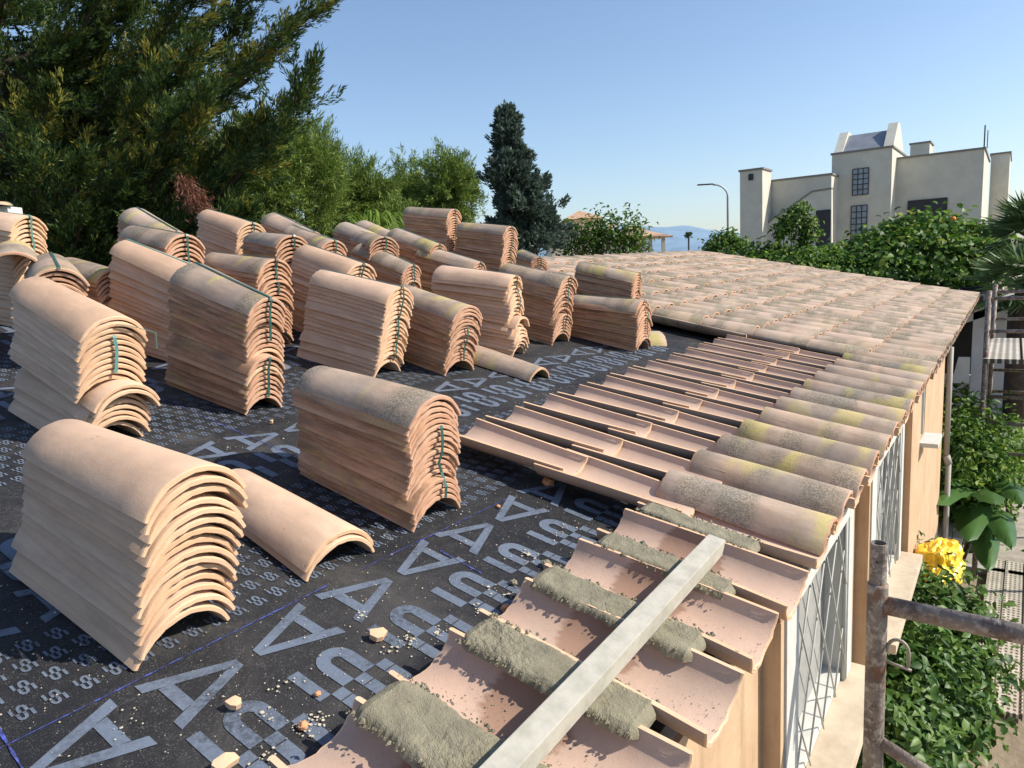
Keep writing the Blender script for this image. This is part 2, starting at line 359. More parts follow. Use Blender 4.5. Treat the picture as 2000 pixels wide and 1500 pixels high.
# stack solutions: u, v, yaw, height, lean u, lean v, tilt, wide end low, count, look, strap ranges (from top tile, in tiles), label
ST = {
'S1': (-1.374,.938,-.036,.385,.005,-.032,-.036,1,15,'new',[],''),
'S2': (-.61,.96,.006,.374,-.029,-.01,-.024,1,18,'stained',[(5,18)],'brown stained tile bundle in the foreground with two yellow lichen bands on its top tile'),
'S3': (-.425,2.004,.013,.452,.001,-.02,.041,0,20,'stained',[(0,9),(11,20)],'tall dirty brown two bundle stack with a green strap along its dark spotted top'),
'S4': (-1.016,2.002,-.012,.413,.054,.018,.056,1,19,'new',[(3,11)],'smooth pale stack at the left behind the unstrapped front stack, its lower tiles sliding apart'),
'S5': (-.262,2.718,-.16,.425,.013,-.03,.078,1,20,'new',[(0,1)],'tall pale stack with a wide green strap, left behind the dirty brown one'),
'S6': (-.763,2.86,.332,.424,0,0,0,1,18,'stained',[(0,2)],'stack cut by the left edge with yellow lichen and a bulging top tile pushed sideways'),
'S7': (-.532,3.671,-.404,.538,0,.013,0,1,22,'new',[(0,9)],'farthest left stack turned to show its open tile ends with a bright green strap'),
'S8': (-.367,3.21,.048,.357,0,.006,-.028,0,15,'stained',[],'low mossy stack half hidden between the left edge stacks and the tall pale stack'),
'S9': (.203,3.663,.069,.485,0,.008,.067,0,20,'stained',[(0,2)],'back stack against the dark trees with yellow streaks and a dark strap down its end'),
'S10': (-.057,3.104,.001,.522,0,.035,-.007,1,21,'stained',[(0,8)],'grey mossy stack with a diagonal strap, in front of the yellow streaked back stack'),
'S11': (.727,3.682,.051,.524,0,.021,.037,1,21,'new',[(0,3)],'pale pinkish back stack below the hanging brown dead branch'),
'S12': (.562,3.07,.182,.526,0,.013,-.033,1,21,'stained',[(0,12)],'short blackened stack in front of the pale pinkish back stack'),
'S13': (.194,2.746,-.024,.451,.006,.013,-.028,1,19,'stained',[(0,10)],'grey topped stack with flared open ends directly behind the dirty brown two bundle stack'),
'S14': (1.185,3.661,.092,.487,0,.007,.061,0,20,'stained',[(0,1)],'rear stack with a thin strap on a sloping brown top, left of the ornamental grass'),
'S15': (.997,3.233,.103,.474,0,.021,.042,1,19,'stained',[(0,5)],'long grey brown stack lying just in front of the rear sloping brown one'),
'S16': (.554,2.539,.078,.455,0,0,.039,1,19,'new',[(0,5)],'pale stack with a dark strap bent over its right end, behind the large clean stack'),
'S17': (.326,2.069,-.1,.426,.03,-.023,.015,1,19,'new',[(0,19)],'large clean beige middle stack with even rows and a green strap down its end'),
'S18': (1.683,3.517,.184,.472,0,.011,.034,0,19,'stained',[],'orange brown stack at the back in front of the ornamental grass'),
'S19': (2.107,3.771,.204,.454,0,.013,.043,0,18,'stained',[],'rearmost mossy stack touching the ornamental grass'),
'S20': (1.388,3.177,.443,.505,0,.017,-.015,1,20,'stained',[(0,6)],'stack turned towards the camera with wide round open ends and a dark strap'),
'S21': (1.372,2.919,.062,.373,0,0,.065,0,16,'stained',[(0,9)],'green rimmed grey stack with a strapped end, behind the large clean beige stack'),
'S22': (1.856,3.111,.129,.475,0,.007,.04,0,20,'stained',[(0,3)],'dark sided stack between the round ended stack and the tall square one'),
'S23': (2.694,3.671,-.062,.669,0,.013,-.026,1,30,'stained',[(0,28)],'tallest back stack with a level yellow spotted top, left of the blue cypress'),
'S24': (2.697,3.085,-.028,.601,0,0,-.018,1,28,'stained',[(0,26)],'tall level stack in front of the blue cypress, nearer than the tallest one'),
'S25': (3.562,3.325,.654,.309,0,.016,-.006,0,13,'stained',[(0,10)],'small orange stack peeping out right of the tall level stacks at the finished roof'),
'S26': (1.879,2.757,-.04,.402,0,0,.034,0,17,'stained',[(0,4)],'brown stack with a pale yellowish top behind the clean white strapped stack'),
'S27': (1.729,1.988,.046,.429,.016,-.031,.013,1,19,'stained',[(0,12),(12,19)],'leaning dark two bundle stack right of the clean white strapped stack'),
'S28': (1.217,1.946,-.091,.467,-.026,.03,-.034,0,20,'new',[(0,12)],'clean white topped stack whose lower tiles have slipped out over the membrane'),
'S29': (.641,1.875,.112,.346,.011,-.003,.03,1,17,'stained',[(6,17)],'weathered stack with an empty top end, right of the large clean beige stack'),
'S30': (2.945,2.043,-.096,.382,0,0,.023,1,17,'stained',[(0,9)],'brown stack standing right against the finished roof behind the low dark one'),
'S31': (2.087,1.544,-.002,.325,-.007,.036,-.045,1,16,'stained',[(0,16)],'low dark stack with a yellow top nearest the finished roof'),
}
def build_stack(key):
    u, v, yaw, H, lu, lv, tl, wd, n, look, straps, label = ST[key]; r = random.Random(hash(key) % 999 if False else sum(map(ord, key))*7)
    base = Mroof(u, v, -HM+.003, yaw); inv = base.inverted()
    p = (H-SG1-.003)/(n-1); c, s = math.cos(yaw), math.sin(yaw)
    loose = key == 'S1'
    root = None if loose else empty('tile_stack', base)
    brk = {'S3': (9, -.012, .028), 'S27': (7, .012, .03), 'S28': (8, .0, -.05), 'S4': (8, .02, -.03), 'S2': (4, -.008, .02), 'S29': (11, .0, -.012), 'S1': (5, -.007, .003), 'S17': (5, -.008, .006)}.get(key)
    pos = []
    for i in range(n):
        t = i/(n-1); du = r.gauss(0, .0030)+.004*math.sin(i*.7+yaw*20); dv = r.gauss(0, .004)+.004*math.sin(i*.5)
        x = lu*t; y = lv*t
        if brk and i < brk[0]:                    # lower bundle sits a little askew
            f = math.sin(math.pi*min(1, (i+1)/brk[0])) if key in ('S4', 'S28') else 1
            du += brk[1]; dv += -brk[2] if key not in ('S4', 'S28') else brk[2]*f
        if key == 'S28' and i == 8: dv -= .045; du += .012
        if key == 'S4' and i in (6, 7): dv -= .05; du += .015
        if key == 'S6' and i == n-1: dv += .0
        lx, ly = x*c-y*s+du, x*s+y*c+dv
        mt = Matrix.Translation((lx, ly, i*p)) @ Matrix.Rotation(r.gauss(0, .010)+(.03 if (brk and i < brk[0]) else 0), 4, 'Z') @ Matrix.Rotation(math.asin(max(-.3, min(.3, tl*t/TL)))+r.gauss(0, .002), 4, 'X') @ Matrix.Rotation(r.gauss(0, .008), 4, 'Y')
        kind = look
        if look == 'stained' and i == n-1: kind = 'old'
        if key == 'S3' and i in (4,5,6,7,8,9,10,11): kind = 'stained' if i % 3 else 'new'
        me = tiles(kind, bool(wd))[r.randrange(4)]
        pos.append(mt)
        if loose:
            o = link('clay_tile', me); o.matrix_world = base @ mt
            if i == n-1: tag(o, 'smooth clean top tile of the unstrapped stack in the left foreground', 'roof tile', 'tiles of the unstrapped foreground stack')
            elif i == 0: tag(o, 'lowest tile of the unstrapped foreground stack, resting on the black membrane', 'roof tile', 'tiles of the unstrapped foreground stack')
            elif i == n-2: tag(o, 'second tile from the top of the unstrapped foreground stack', 'roof tile', 'tiles of the unstrapped foreground stack')
            elif i == 1: tag(o, 'second tile from the bottom of the unstrapped foreground stack', 'roof tile', 'tiles of the unstrapped foreground stack')
            else: tag(o, 'pale clay tile inside the unstrapped left foreground stack', 'roof tile', 'tiles of the unstrapped foreground stack')
        else:
            o = link('tile', me, root); o.matrix_local = mt
    if loose: return
    tag(root, label, 'tile stack', 'stacks of clay roof tiles waiting on the membrane')
    sgE = SG1 if wd else SG2; sgU = SG2 if wd else SG1
    for a, b in straps:
        it = n-1-a; ib = max(0, n-b); path = []
        if a == 0:
            for f in (1.0, .8, .6, .4, .2, .02):
                path.append(pos[it] @ Vector((.004, TL*f, (sgE+(sgU-sgE)*f)+.0025)))
        path.append(pos[it] @ Vector((.003, -.006, sgE+.001)))
        for k in range(it, ib-1, -2):
            path.append(pos[k] @ Vector((.003+.001*(it-k), -.010, sgE-.006)))
        ribbon(path, .0105, (1, 0, 0), 'strap', STRAP_L if key in ('S4', 'S5', 'S7') else STRAP, root)
for k in ST: build_stack(k)
# top pieces of the left edge stack, nested pair, lone tiles
def lone(kind, wd, M, label, cat='roof tile', group=None, idx=0):
    o = link('clay_tile', tiles(kind, wd)[idx % 4]); o.matrix_world = M; return tag(o, label, cat, group)
_u, _v = hr(28, 492, .295)
lone('old', True, Mroof(_u, _v, .295-SG1, .36, .0, .06), 'mossy tile lying loose on top of the bulging stack at the left edge')
lone('new', True, Mroof(-.975, .939, -HM+.003, .053), 'under tile of the nested pair lying right of the unstrapped foreground stack', group='nested pair of tiles', idx=1)
lone('new', True, Mroof(-.972, .945, -HM+.020, .062, 0, .02), 'upper tile of the nested pair lying right of the unstrapped foreground stack', group='nested pair of tiles', idx=2)
lone('old', False, Mroof(.904, 1.573, -HM+.003, .082), 'single weathered tile lying alone on the membrane in the middle of the roof', idx=3)
lone('old', True, Mroof(2.46, 1.60, -HM+.003, -.95, 0, -.05), 'flat lying tile with a green tint at the edge of the finished roof', idx=1)
# loose straps on the membrane
def loose_strap(pts, label, mat=STRAP):
    root = ribbon([rw(*p) for p in pts], .010, (0, ca, sa), 'strap', mat, None); tag(root, label, 'strap'); return root
a = hr(1005, 662); b = hr(1045, 673); loose_strap([(a[0], a[1], -.10), ((a[0]+b[0])/2, (a[1]+b[1])/2, -.095), (b[0], b[1], -.12)], 'stiff green strap end sticking out between the clean white stack and the leaning dark one', STRAP_L)
a = hr(552, 772); b = hr(582, 782); loose_strap([(a[0], a[1], -.132), ((a[0]+b[0])/2, (a[1]+b[1])/2, -.125), (b[0], b[1], -.132)], 'short green strap lying on the membrane right of the dirty brown stack')
s4 = Mroof(-1.016+.05, 2.0, -HM+.33, 0)
ribbon([s4 @ Vector(p) for p in [(.0, .0, .06), (.06, .0, .045), (.10, -.01, .03), (.115, -.012, .024), (.117, -.012, -.03)]], .010, (0, 1, 0), 'strap', STRAP_L, None)
tag(bpy.context.scene.objects[-1] if False else COL.objects[len(COL.objects)-1], 'cut pale green strap end bent downwards beside the smooth pale stack', 'strap')

# ------------------------------------------------------------------ gully and cover tiles
D = .261; UG = -.130
NUM = ['first', 'second', 'third', 'fourth', 'fifth', 'sixth', 'seventh', 'eighth', 'ninth', 'tenth', 'eleventh', 'twelfth', 'thirteenth']
def channel(u, v, nrim, kind, label, group, tilt=0., idx=0):
    o = link('gully_tile', tiles(kind, kind == 'damp')[idx % 4])
    r = random.Random(int(u*1000+v*77)); M = Mroof(u+r.gauss(0, .003), v+r.gauss(0, .005), nrim, r.gauss(0, .008), tilt) @ Matrix.Rotation(math.pi, 4, 'Y')
    o.matrix_world = M; return tag(o, label, 'gully tile', group)
for k in range(12):
    u = UG+k*D; q = 'row nearest the mortar' if k == 0 else NUM[k]+' row from the mortar end'
    if k == 11: q = 'row next to the finished roof'
    channel(u, .0, -.037, 'gully', 'gully tile under the eave covers, '+q, 'upturned gully tiles laid dry in rows', -.028, k)
    channel(u, .375, -.040, 'gully', 'lower open gully tile, '+q, 'upturned gully tiles laid dry in rows', -.028, k+1)
    channel(u, .765, -.042, 'gully', 'upper open gully tile, '+q, 'upturned gully tiles laid dry in rows', -.028, k+2)
for j, nm in enumerate(('farthest', 'second', 'third', 'fourth', 'fifth', 'nearest')):
    channel(UG-D*(j+1), 0, -.037, 'damp', nm+' damp stained gully tile at the eave '+('beside the first cover tile' if j == 0 else 'between beds of wet mortar'), 'upturned gully tiles bedded at the eave', -.012, j)
LICH = ['with a yellow patch near its low end', 'with a dark patch and yellow spots along it', 'with bright yellow lichen at its upper end', 'mostly bare and grey pink', 'speckled with black lichen', 'with a dark middle', 'lightly spotted', 'with a green grey crown', 'with faint yellow spots', 'pale and nearly clean', 'with a small dark mark', 'next to the finished roof']
for k in range(12):
    r = random.Random(k*5+3); o = link('cover_tile', tiles('old', True)[(k*3+1) % 4])
    o.matrix_world = Mroof(k*D+r.gauss(0, .003), r.gauss(0, .003), -SG1, r.gauss(0, .006), -.010)
    tag(o, NUM[k]+' cover tile from the mortar end, '+LICH[k], 'cover tile', 'cover tiles laid along the eave')
# mortar beds
def mortar(u, v0, v1, wdt, hgt, seed, label):
    nx, ny = 200, 60; V = []; F = []; r = random.Random(seed)
    for i in range(nx+1):
        t = i/nx; v = v0+(v1-v0)*t; e = min(1, t/.05, (1-t)/.06)**.5 if 0 < t < 1 else 0
        for j in range(ny+1):
            s = j/ny*2-1; sg = 1 if s > 0 else -1
            wob = 1+.20*noise.noise(Vector((v*11, seed, sg*3)))+.10*noise.noise(Vector((v*37, seed, 5+sg)))+.05*noise.noise(Vector((v*110, seed, 9+sg)))
            x = s*wdt/2*wob*(.45+.55*e); pr = max(0, 1-abs(s)**9)
            big = noise.fractal(Vector((x*14, v*9, seed*3.1)), 1., 2., 3); fi = noise.fractal(Vector((x*90, v*70, seed*7.7)), .6, 2.1, 4)
            ck = abs(noise.noise(Vector((x*20+seed, v*13, 2.7)))); crack = max(0, .02-ck)*.05
            rough_ = max(0, noise.noise(Vector((x*9, v*6, seed+30)))+.15)
            h = pr*e*(hgt*.20+.0028*big+.0022*max(-.6, min(.6, 4*noise.noise(Vector((x*22, v*15, seed+50)))))-crack)+fi*(.0006+.0030*rough_)*(.3+.7*pr)
            V.append((x, y_ if False else v, h-.013*(1-pr*e)))
    for i in range(nx):
        for j in range(ny):
            a = i*(ny+1)+j; F.append((a, a+1, a+ny+2, a+ny+1))
    for _ in range(170):                       # crumbs pressed out along both edges
        t = r.random(); v = v0+(v1-v0)*t; x = (wdt/2*.98+r.gauss(0, .003))*r.choice([-1, 1]); rr_ = abs(r.gauss(0, .0022))+.0012; b = len(V); zc = r.uniform(-.006, .004)
        for q in range(6):
            d = ((1,0,0),(0,1,0),(-1,0,0),(0,-1,0),(0,0,1),(0,0,-1))[q]; V.append((x+d[0]*rr_*r.uniform(.7, 1.3), v+d[1]*rr_*r.uniform(.7, 1.3), zc+d[2]*rr_))
        for a_, b_, c_ in ((0,1,4),(1,2,4),(2,3,4),(3,0,4),(1,0,5),(2,1,5),(3,2,5),(0,3,5)): F.append((b+a_, b+b_, b+c_, b+c_))
    F = [f if f[2] != f[3] else f[:3]+(f[2],) for f in F]
    me = bpy.data.meshes.new('mortar_bed'); me.from_pydata(V, [], [f if f[2] != f[3] else f[:3] for f in F]); o = link('mortar_bed', me, None, [MORT]); o.matrix_world = Mroof(u, 0, -.040, 0)
    return tag(o, label, 'mortar', 'beds of wet mortar between the eave tiles')
mortar(-.262, .135, .475, .085, .026, 1, 'thin crumbly mortar bed beside the first cover tile')
mortar(-.523, .115, .470, .094, .026, 2, 'second mortar bed from the cover tiles, passing under the bar')
mortar(-.786, .095, .495, .108, .030, 3, 'third mortar bed from the cover tiles, wide and smooth')
mortar(-1.050, .090, .480, .112, .032, 4, 'fourth mortar bed from the cover tiles, cut by the bar in the foreground')
mortar(-1.312, .060, .485, .128, .036, 5, 'nearest and widest mortar bed at the bottom of the photo')
# straight bar
bar = empty('levelling_bar', Mroof(-.39, .214, -.034, 0) @ Matrix.Rotation(.012, 4, 'Z'))
MB().box((-2.0, -.022, 0), (0, .022, .044)).build('bar_profile', ALU, bar, bevel=.002)
bm_ = MB(); bm_.box((-.0005, -.017, .005), (.0015, .017, .039)).build('end_hollow_shade', simple('dark_opening', (.25, .25, .22), .8), bar)  # darker plate paints the shade inside the hollow bar end
tag(bar, 'long weathered aluminium straight bar lying across the mortar beds', 'straight edge')

# ------------------------------------------------------------------ membrane
def memz(x, y): return -.0035+.0022*((y > 1.452)+(y > 2.393)+(y > 3.334))*.6+.0030*noise.noise(Vector((x*2.1, y*2.1, 0)))+.0012*noise.noise(Vector((x*5, y*9, 4)))
mem = empty('roofing_membrane', Mroof(0, 0, -HM))
V = []; F = []; nx, ny = 260, 170
for j in range(ny+1):
    for i in range(nx+1):
        x = -3.6+6.9*i/nx; y = .10+4.13*j/ny
        V.append((x, y, memz(x, y)))
for j in range(ny):
    for i in range(nx):
        a = j*(nx+1)+i; F.append((a, a+1, a+nx+2, a+nx+1))
link('sheet', npmesh('sheet', V, F, True), mem, [MEM])
tag(mem, 'black roofing membrane printed with pale letters, covering the unfinished slope', 'roofing membrane')
PV = []; PF = []
def poly(pts):
    b = len(PV); PV.extend([(x, y, memz(x, y)+.0016) for x, y in pts]); PF.append(tuple(range(b, b+len(pts))))
def glyph_A(u0, sgn, v0, s=1.):    # feet on the line u0, apex towards sgn
    X = lambda a: u0+sgn*a*s
    Yc = lambda b: v0+b*s
    hw = .078; tp = .0125
    xin = .030                    # one leg and its mirror
    for q in (1, -1):
        poly([(X(0), Yc(q*hw)), (X(0), Yc(q*(hw-.027))), (X(.138 if q > 0 else .138), Yc(q*.0005)), (X(.165), Yc(q*.0)), (X(.165), Yc(q*tp))])
    poly([(X(.024), Yc(.040)), (X(.024), Yc(-.040)), (X(.050), Yc(-.0335)), (X(.050), Yc(.0335))])
def arc_leg(cx, cy, r0, r1, d, s, o, seg=10):
    u0, v0 = o
    for i in range(seg):
        a0 = math.pi*i/seg; a1 = math.pi*(i+1)/seg
        P = lambda r, a: (u0+s*(cx+r*math.cos(a)), v0+s*(cy+d*r*math.sin(a)*1.05))
        poly([P(r0, a0), P(r1, a0), P(r1, a1), P(r0, a1)])
def glyph_S(u0, v0, s=1., seg=10):  # x: along the eave, y: up slope; (0,0) = checker line centre
    def rc(x0, y0, x1, y1): poly([(u0+s*x0, v0+s*y0), (u0+s*x1, v0+s*y0), (u0+s*x1, v0+s*y1), (u0+s*x0, v0+s*y1)])
    rc(-.084, .0, -.058, .095)                                   # left bar
    rc(-.028, .0, .0, .062); rc(.026, .0, .055, .062); arc_leg(.0135, .062, .0135, .0415, 1, s, (u0, v0), seg)
    for x0 in (-.057, -.001, .056): rc(x0, -.026, x0+.028, -.0005)
    rc(-.057, -.066, -.029, -.029); rc(-.001, -.066, .027, -.029); arc_leg(-.015, -.066, .014, .042, -1, s, (u0, v0), seg)
    rc(.056, -.095, .084, -.029)
for band in range(0, 5):
    o_ = .941*band
    for k in range(-9, 9):
        u0 = -1.141+.411*k+(.0 if band % 2 == 0 else -.024)
        alt = band == 1 and u0 < -1.35           # another roll laid the other way round
        glyph_A(u0, -1, 1.265 if alt else .817+o_); glyph_A(u0+.043, 1, 1.265 if alt else .817+o_)
        for q in (0, 1):
            glyph_S(u0-.084+.206*q-.003, 1.47 if alt else .620+o_)
    for rr, vv in enumerate((.965, 1.026, 1.083, 1.14, 1.198, 1.255, 1.312, 1.37)):
        for k in range(-30, 46):
            uu = -1.611+.0515*k+(.026 if rr % 2 else 0)
            if -3.4 < uu < 3.2 and vv+o_ < 3.9 and not (uu < -1.38 and (1.17 < vv+o_ < 1.6)): glyph_S(uu, vv+o_, .19, 4)
me = bpy.data.meshes.new('printed_letters')
keep = [f for f in PF if all(-3.55 < PV[i][0] < 3.2 and .12 < PV[i][1] < 4.2 for i in f)]
idx = {}; NV = []
for f in keep:
    for i in f: idx[i] = len(NV); NV.append(PV[i])
me.from_pydata(NV, [], [tuple(idx[i] for i in f) for f in keep]); link('printed_lettering', me, mem, [INK])
def strip(p, q, wdt, z=.0025):
    p = Vector(p); q = Vector(q); d = (q-p); n = Vector((-d.y, d.x)).normalized()*wdt/2; L = max(2, int(d.length/.05)); r = random.Random(int(p.x*100))
    V = []; L *= 3
    for i in range(L+1):
        a = p+d*i/L; wv = r.uniform(.25, 1.2); V += [(a.x-n.x*wv, a.y-n.y*wv, memz(a.x, a.y)+z), (a.x+n.x*wv, a.y+n.y*wv, memz(a.x, a.y)+z)]
    mb = MB(); mb.add(V, [(2*i, 2*i+2, 2*i+3, 2*i+1) for i in range(L)]); mb.build('chalk_line', CHALK, mem)
strip((-2.6, .912), (-1.05, .902), .0035); strip((-.95, .897), (-.35, .882), .0028)
strip(hr(300, 770), hr(560, 885), .0035); strip(hr(-60, 1330), hr(50, 1510), .006); strip(hr(860, 1075), hr(940, 1118), .004)
# debris
def shard(px, py, size, seed, label, rot=0.):
    r = random.Random(seed); u, v = hr(px, py); n = 8; poly_ = []
    for i in range(n):
        a = 2*math.pi*i/n+r.uniform(-.3, .3); rr_ = size*r.uniform(.6, 1.05); poly_.append((rr_*math.cos(a), rr_*.75*math.sin(a), 0))
    bz = lambda x, y: -(x*x)/(.20)*1.0+.0008*math.sin(x*90+y*70)
    V_ = []; inner = [(x*.5, y*.5) for x, y, _ in poly_]
    for dz in (.0125, 0): V_ += [(x*(1 if dz else .94), y*(1 if dz else .96), bz(x, y)+dz) for x, y, _ in poly_]+[(x, y, bz(x, y)+dz) for x, y in inner]+[(0, 0, dz)]
    k = 2*n+1; F_ = []
    for q in range(n):
        p_ = (q+1) % n; F_ += [(q, p_, n+p_, n+q), (n+q, n+p_, 2*n), (k+p_, k+q, k+n+q, k+n+p_), (k+n+p_, k+n+q, k+2*n), (p_, q, k+q, k+p_)]
    mb = MB(); mb.add(V_, F_)
    o = mb.build('tile_shard', CE, None, bevel=.0012, M=Mroof(u, v, -HM+.003, rot, .10, .05)); return tag(o, label, 'tile shard', 'broken pieces of tile')
shard(737, 1246, .026, 3, 'speckled flat tile shard lying on the membrane right of the large letter A', .3)
shard(455, 1382, .017, 5, 'small wedge shaped tile shard in the lower left of the membrane', 1.1)
shard(436, 1497, .024, 8, 'tile shard cut by the bottom edge of the photo', .4)
shard(530, 828, .008, 9, 'tiny orange tile chip near the brown stained bundle', .4)
def blob(px, py, size, mat, name, label, cat, seed, n=-HM, sq=.7):
    u, v = hr(px, py, n); bm = bmesh.new(); bmesh.ops.create_icosphere(bm, subdivisions=4, radius=size)
    for vt in bm.verts:
        d = vt.co.normalized(); vt.co *= 1+.30*noise.fractal(d*2.2+Vector((seed, 0, 0)), .8, 2., 4)+.06*noise.noise(d*11+Vector((seed, 3, 0)))
        vt.co.z *= sq; vt.co.z += size*sq*.55
    me = bpy.data.meshes.new(name); bm.to_mesh(me); bm.free(); me.polygons.foreach_set('use_smooth', [True]*len(me.polygons))
    o = link(name, me, None, [mat]); o.matrix_world = Mroof(u, v, n, seed); return tag(o, label, cat)
blob(1067, 1104, .013, MORT, 'mortar_lump', 'loose grey mortar lump on the membrane above the third mortar bed', 'mortar lump', 1)
blob(988, 1192, .012, FOAM, 'foam_lump', 'pink orange foam lump squeezed out beside the third mortar bed', 'foam lump', 2)
blob(815, 1347, .010, FOAM, 'foam_lump', 'orange foam lump at the upper end of the fourth gully tile', 'foam lump', 3)
blob(620, 1357, .006, FOAM, 'foam_lump', 'small round orange foam drop between the letters', 'foam lump', 4)
blob(592, 1420, .009, FOAM, 'foam_lump', 'orange foam drop beside a cream splash near the bottom', 'foam lump', 5)
blob(1070, 945, .020, FOAM, 'foam_lump', 'orange foam squeezed out under the nearest dry gully row', 'foam lump', 6, sq=.6)
blob(973, 990, .006, FOAM, 'foam_lump', 'orange crumb on the letter A below the brown stained bundle', 'foam lump', 7)
blob(1003, 1140, .009, MORT, 'mortar_lump', 'small mortar lump at the head of the third mortar bed', 'mortar lump', 8)
# crumbs and dried splashes: nobody could count them
bmv = []; bmf = []
def grain(u, v, s, flat=.6):
    b = len(bmv); a0 = rng.uniform(0, 3)
    ring = [(u+s*math.cos(a0+i*1.57)*rng.uniform(.7, 1.2), v+s*math.sin(a0+i*1.57)*rng.uniform(.7, 1.2), -HM+.0005) for i in range(4)]
    bmv.extend(ring); bmv.append((u, v, -HM+s*flat+.001)); bmf.extend([(b+i, b+(i+1) % 4, b+4) for i in range(4)])
for _ in range(5200):
    u = rng.uniform(-2.2, 2.6); v = rng.uniform(.45, 1.5) if rng.random() < .75 else rng.uniform(1.3, 2.5); grain(u, v, abs(rng.normal(0, .0009))+.0005)
for (px, py, rad, n) in [(600,1415,.030,160),(520,1390,.022,50),(800,1250,.024,110),(760,1270,.02,60),(520,1470,.018,50),(860,1230,.03,60),(930,1190,.02,40),(1040,1085,.035,90),(1090,1040,.02,40),(700,1200,.02,24),(560,1340,.03,50),(265,1385,.02,18),(225,1420,.02,18),(640,1400,.02,30),(960,1150,.02,30),(1110,1028,.02,30),(905,1000,.03,20),(450,875,.012,14),(1000,1165,.02,40)]:
    u, v = hr(px, py)
    for _ in range(int(n*.25)): grain(u+rng.normal(0, rad*.5), v+rng.normal(0, rad*.5), abs(rng.normal(0, .0018))+.0009, .25)
me = npmesh('crumbs', bmv, bmf); o = link('mortar_crumbs', me, None, [CRUMB]); o.matrix_world = Matrix.Rotation(AL, 4, 'X')
tag(o, 'pale crumbs, dust and dried splashes scattered over the black membrane', 'crumbs', kind='stuff')
bmv = []; bmf = []
for j in range(5):
    for _ in range(260):
        u = UG-D*(j+1)+rng.normal(0, .045); v = rng.uniform(.0, .46); ang = (u-(UG-D*(j+1)))/.09
        if abs(ang) > .85: continue
        b = len(bmv); s = abs(rng.normal(0, .0006))+.0004; zz = -.037-(.073-.013)*math.sqrt(max(0, 1-(ang*.87)**2))+.001
        bmv.extend([(u+s, v, zz-.001), (u, v+s, zz-.001), (u-s, v, zz-.001), (u, v-s, zz-.001), (u, v, zz+s)]); bmf.extend([(b+i, b+(i+1) % 4, b+4) for i in range(4)])
me = npmesh('grains', bmv, bmf); o = link('mortar_grains', me, None, [MORT]); o.matrix_world = Matrix.Rotation(AL, 4, 'X')
tag(o, 'tiny mortar grains dropped into the damp gully tiles', 'grains', kind='stuff')

# ------------------------------------------------------------------ finished roof
def arcgrid(V, F, u, v, n0, wid0, wid1, sg0, sg1, L, up=1, seg=9, r=None, th=.012, endcap=True):
    b = len(V); yaw = r.gauss(0, .008); du = r.gauss(0, .0035); dn = r.gauss(0, .0012)
    for yi in (0, 1):
        wd = (wid0, wid1)[yi]; sg = (sg0, sg1)[yi]; T0 = .2; ea = wd/2/math.cos(T0); eb = sg/(1-math.sin(T0)); ha = math.pi/2-T0
        for ri in (0, th):
            for k in range(seg+1):
                a = -ha+2*ha*k/seg; x = math.sin(a)*(ea-ri); z = -eb*math.sin(T0)+math.cos(a)*(eb-ri)
                if up < 0: z = -z
                V.append((u+du+x+yaw*L*yi, v+L*yi+(r.gauss(0, .001)), n0+z+dn-(.012*yi if up > 0 else -.0*yi)))
    s = seg+1
    for k in range(seg):
        F.append((b+k, b+k+1, b+2*s+k+1, b+2*s+k)); F.append((b+s+k+1, b+s+k, b+3*s+k, b+3*s+k+1)); F.append((b+k+1, b+k, b+s+k, b+s+k+1))
    for k in (0, seg): F.append((b+k, b+2*s+k, b+3*s+k, b+s+k))
V = []; F = []; r = random.Random(5)
for k in range(12, 40):
    for j in range(11):
        arcgrid(V, F, k*D+.015*math.sin(k*1.3)*.3, j*.384+r.gauss(0, .004), -SG1+(.0 if j == 0 else .002), W1, W2, SG1, SG2, .5, 1, 10, r)
    for j in range(11):
        arcgrid(V, F, k*D+.13, j*.384-.005, -.066, .207, .222, .072, .075, .5, -1, 8, r)
        if k == 12 and j > 2: arcgrid(V, F, k*D-.13, j*.384-.005, -.040, .207, .222, .072, .075, .5, -1, 12, r)
house = empty('house', loc=(0, .08, GZ))
hinv = Matrix.Translation((0, -.08, -GZ))
tag(house, 'ochre house being re-roofed, its far half finished with weathered clay tiles', 'house')
FA = np.array(F); VA = np.array(V); nrm = np.cross(VA[FA[:, 1]]-VA[FA[:, 0]], VA[FA[:, 2]]-VA[FA[:, 0]]); nrm /= np.linalg.norm(nrm, axis=1)[:, None]+1e-9
me = npmesh('roof_tiling', V, F, False, (np.abs(nrm[:, 1]) > .8).astype(int))
o = link('roof_tiling', me, house, [CR_, CEO]); o.matrix_local = hinv @ Matrix.Rotation(AL, 4, 'X')
def W(o): o.matrix_local = hinv @ o.matrix_world; return o
def hb(mb, name, mat, parent=house, **k):
    o = mb.build(name, mat, None, **k); o.parent = parent; o.matrix_local = hinv if parent is house else Matrix.Identity(4); return o
# first gully of the finished field shows past the last cover
mb = MB(); MR = Matrix.Rotation(AL, 4, 'X')
mb.box((-3.7, .065, -.30), (10.40, 4.25, -HM-.014), MR); hb(mb, 'roof_deck', GRAVEL)
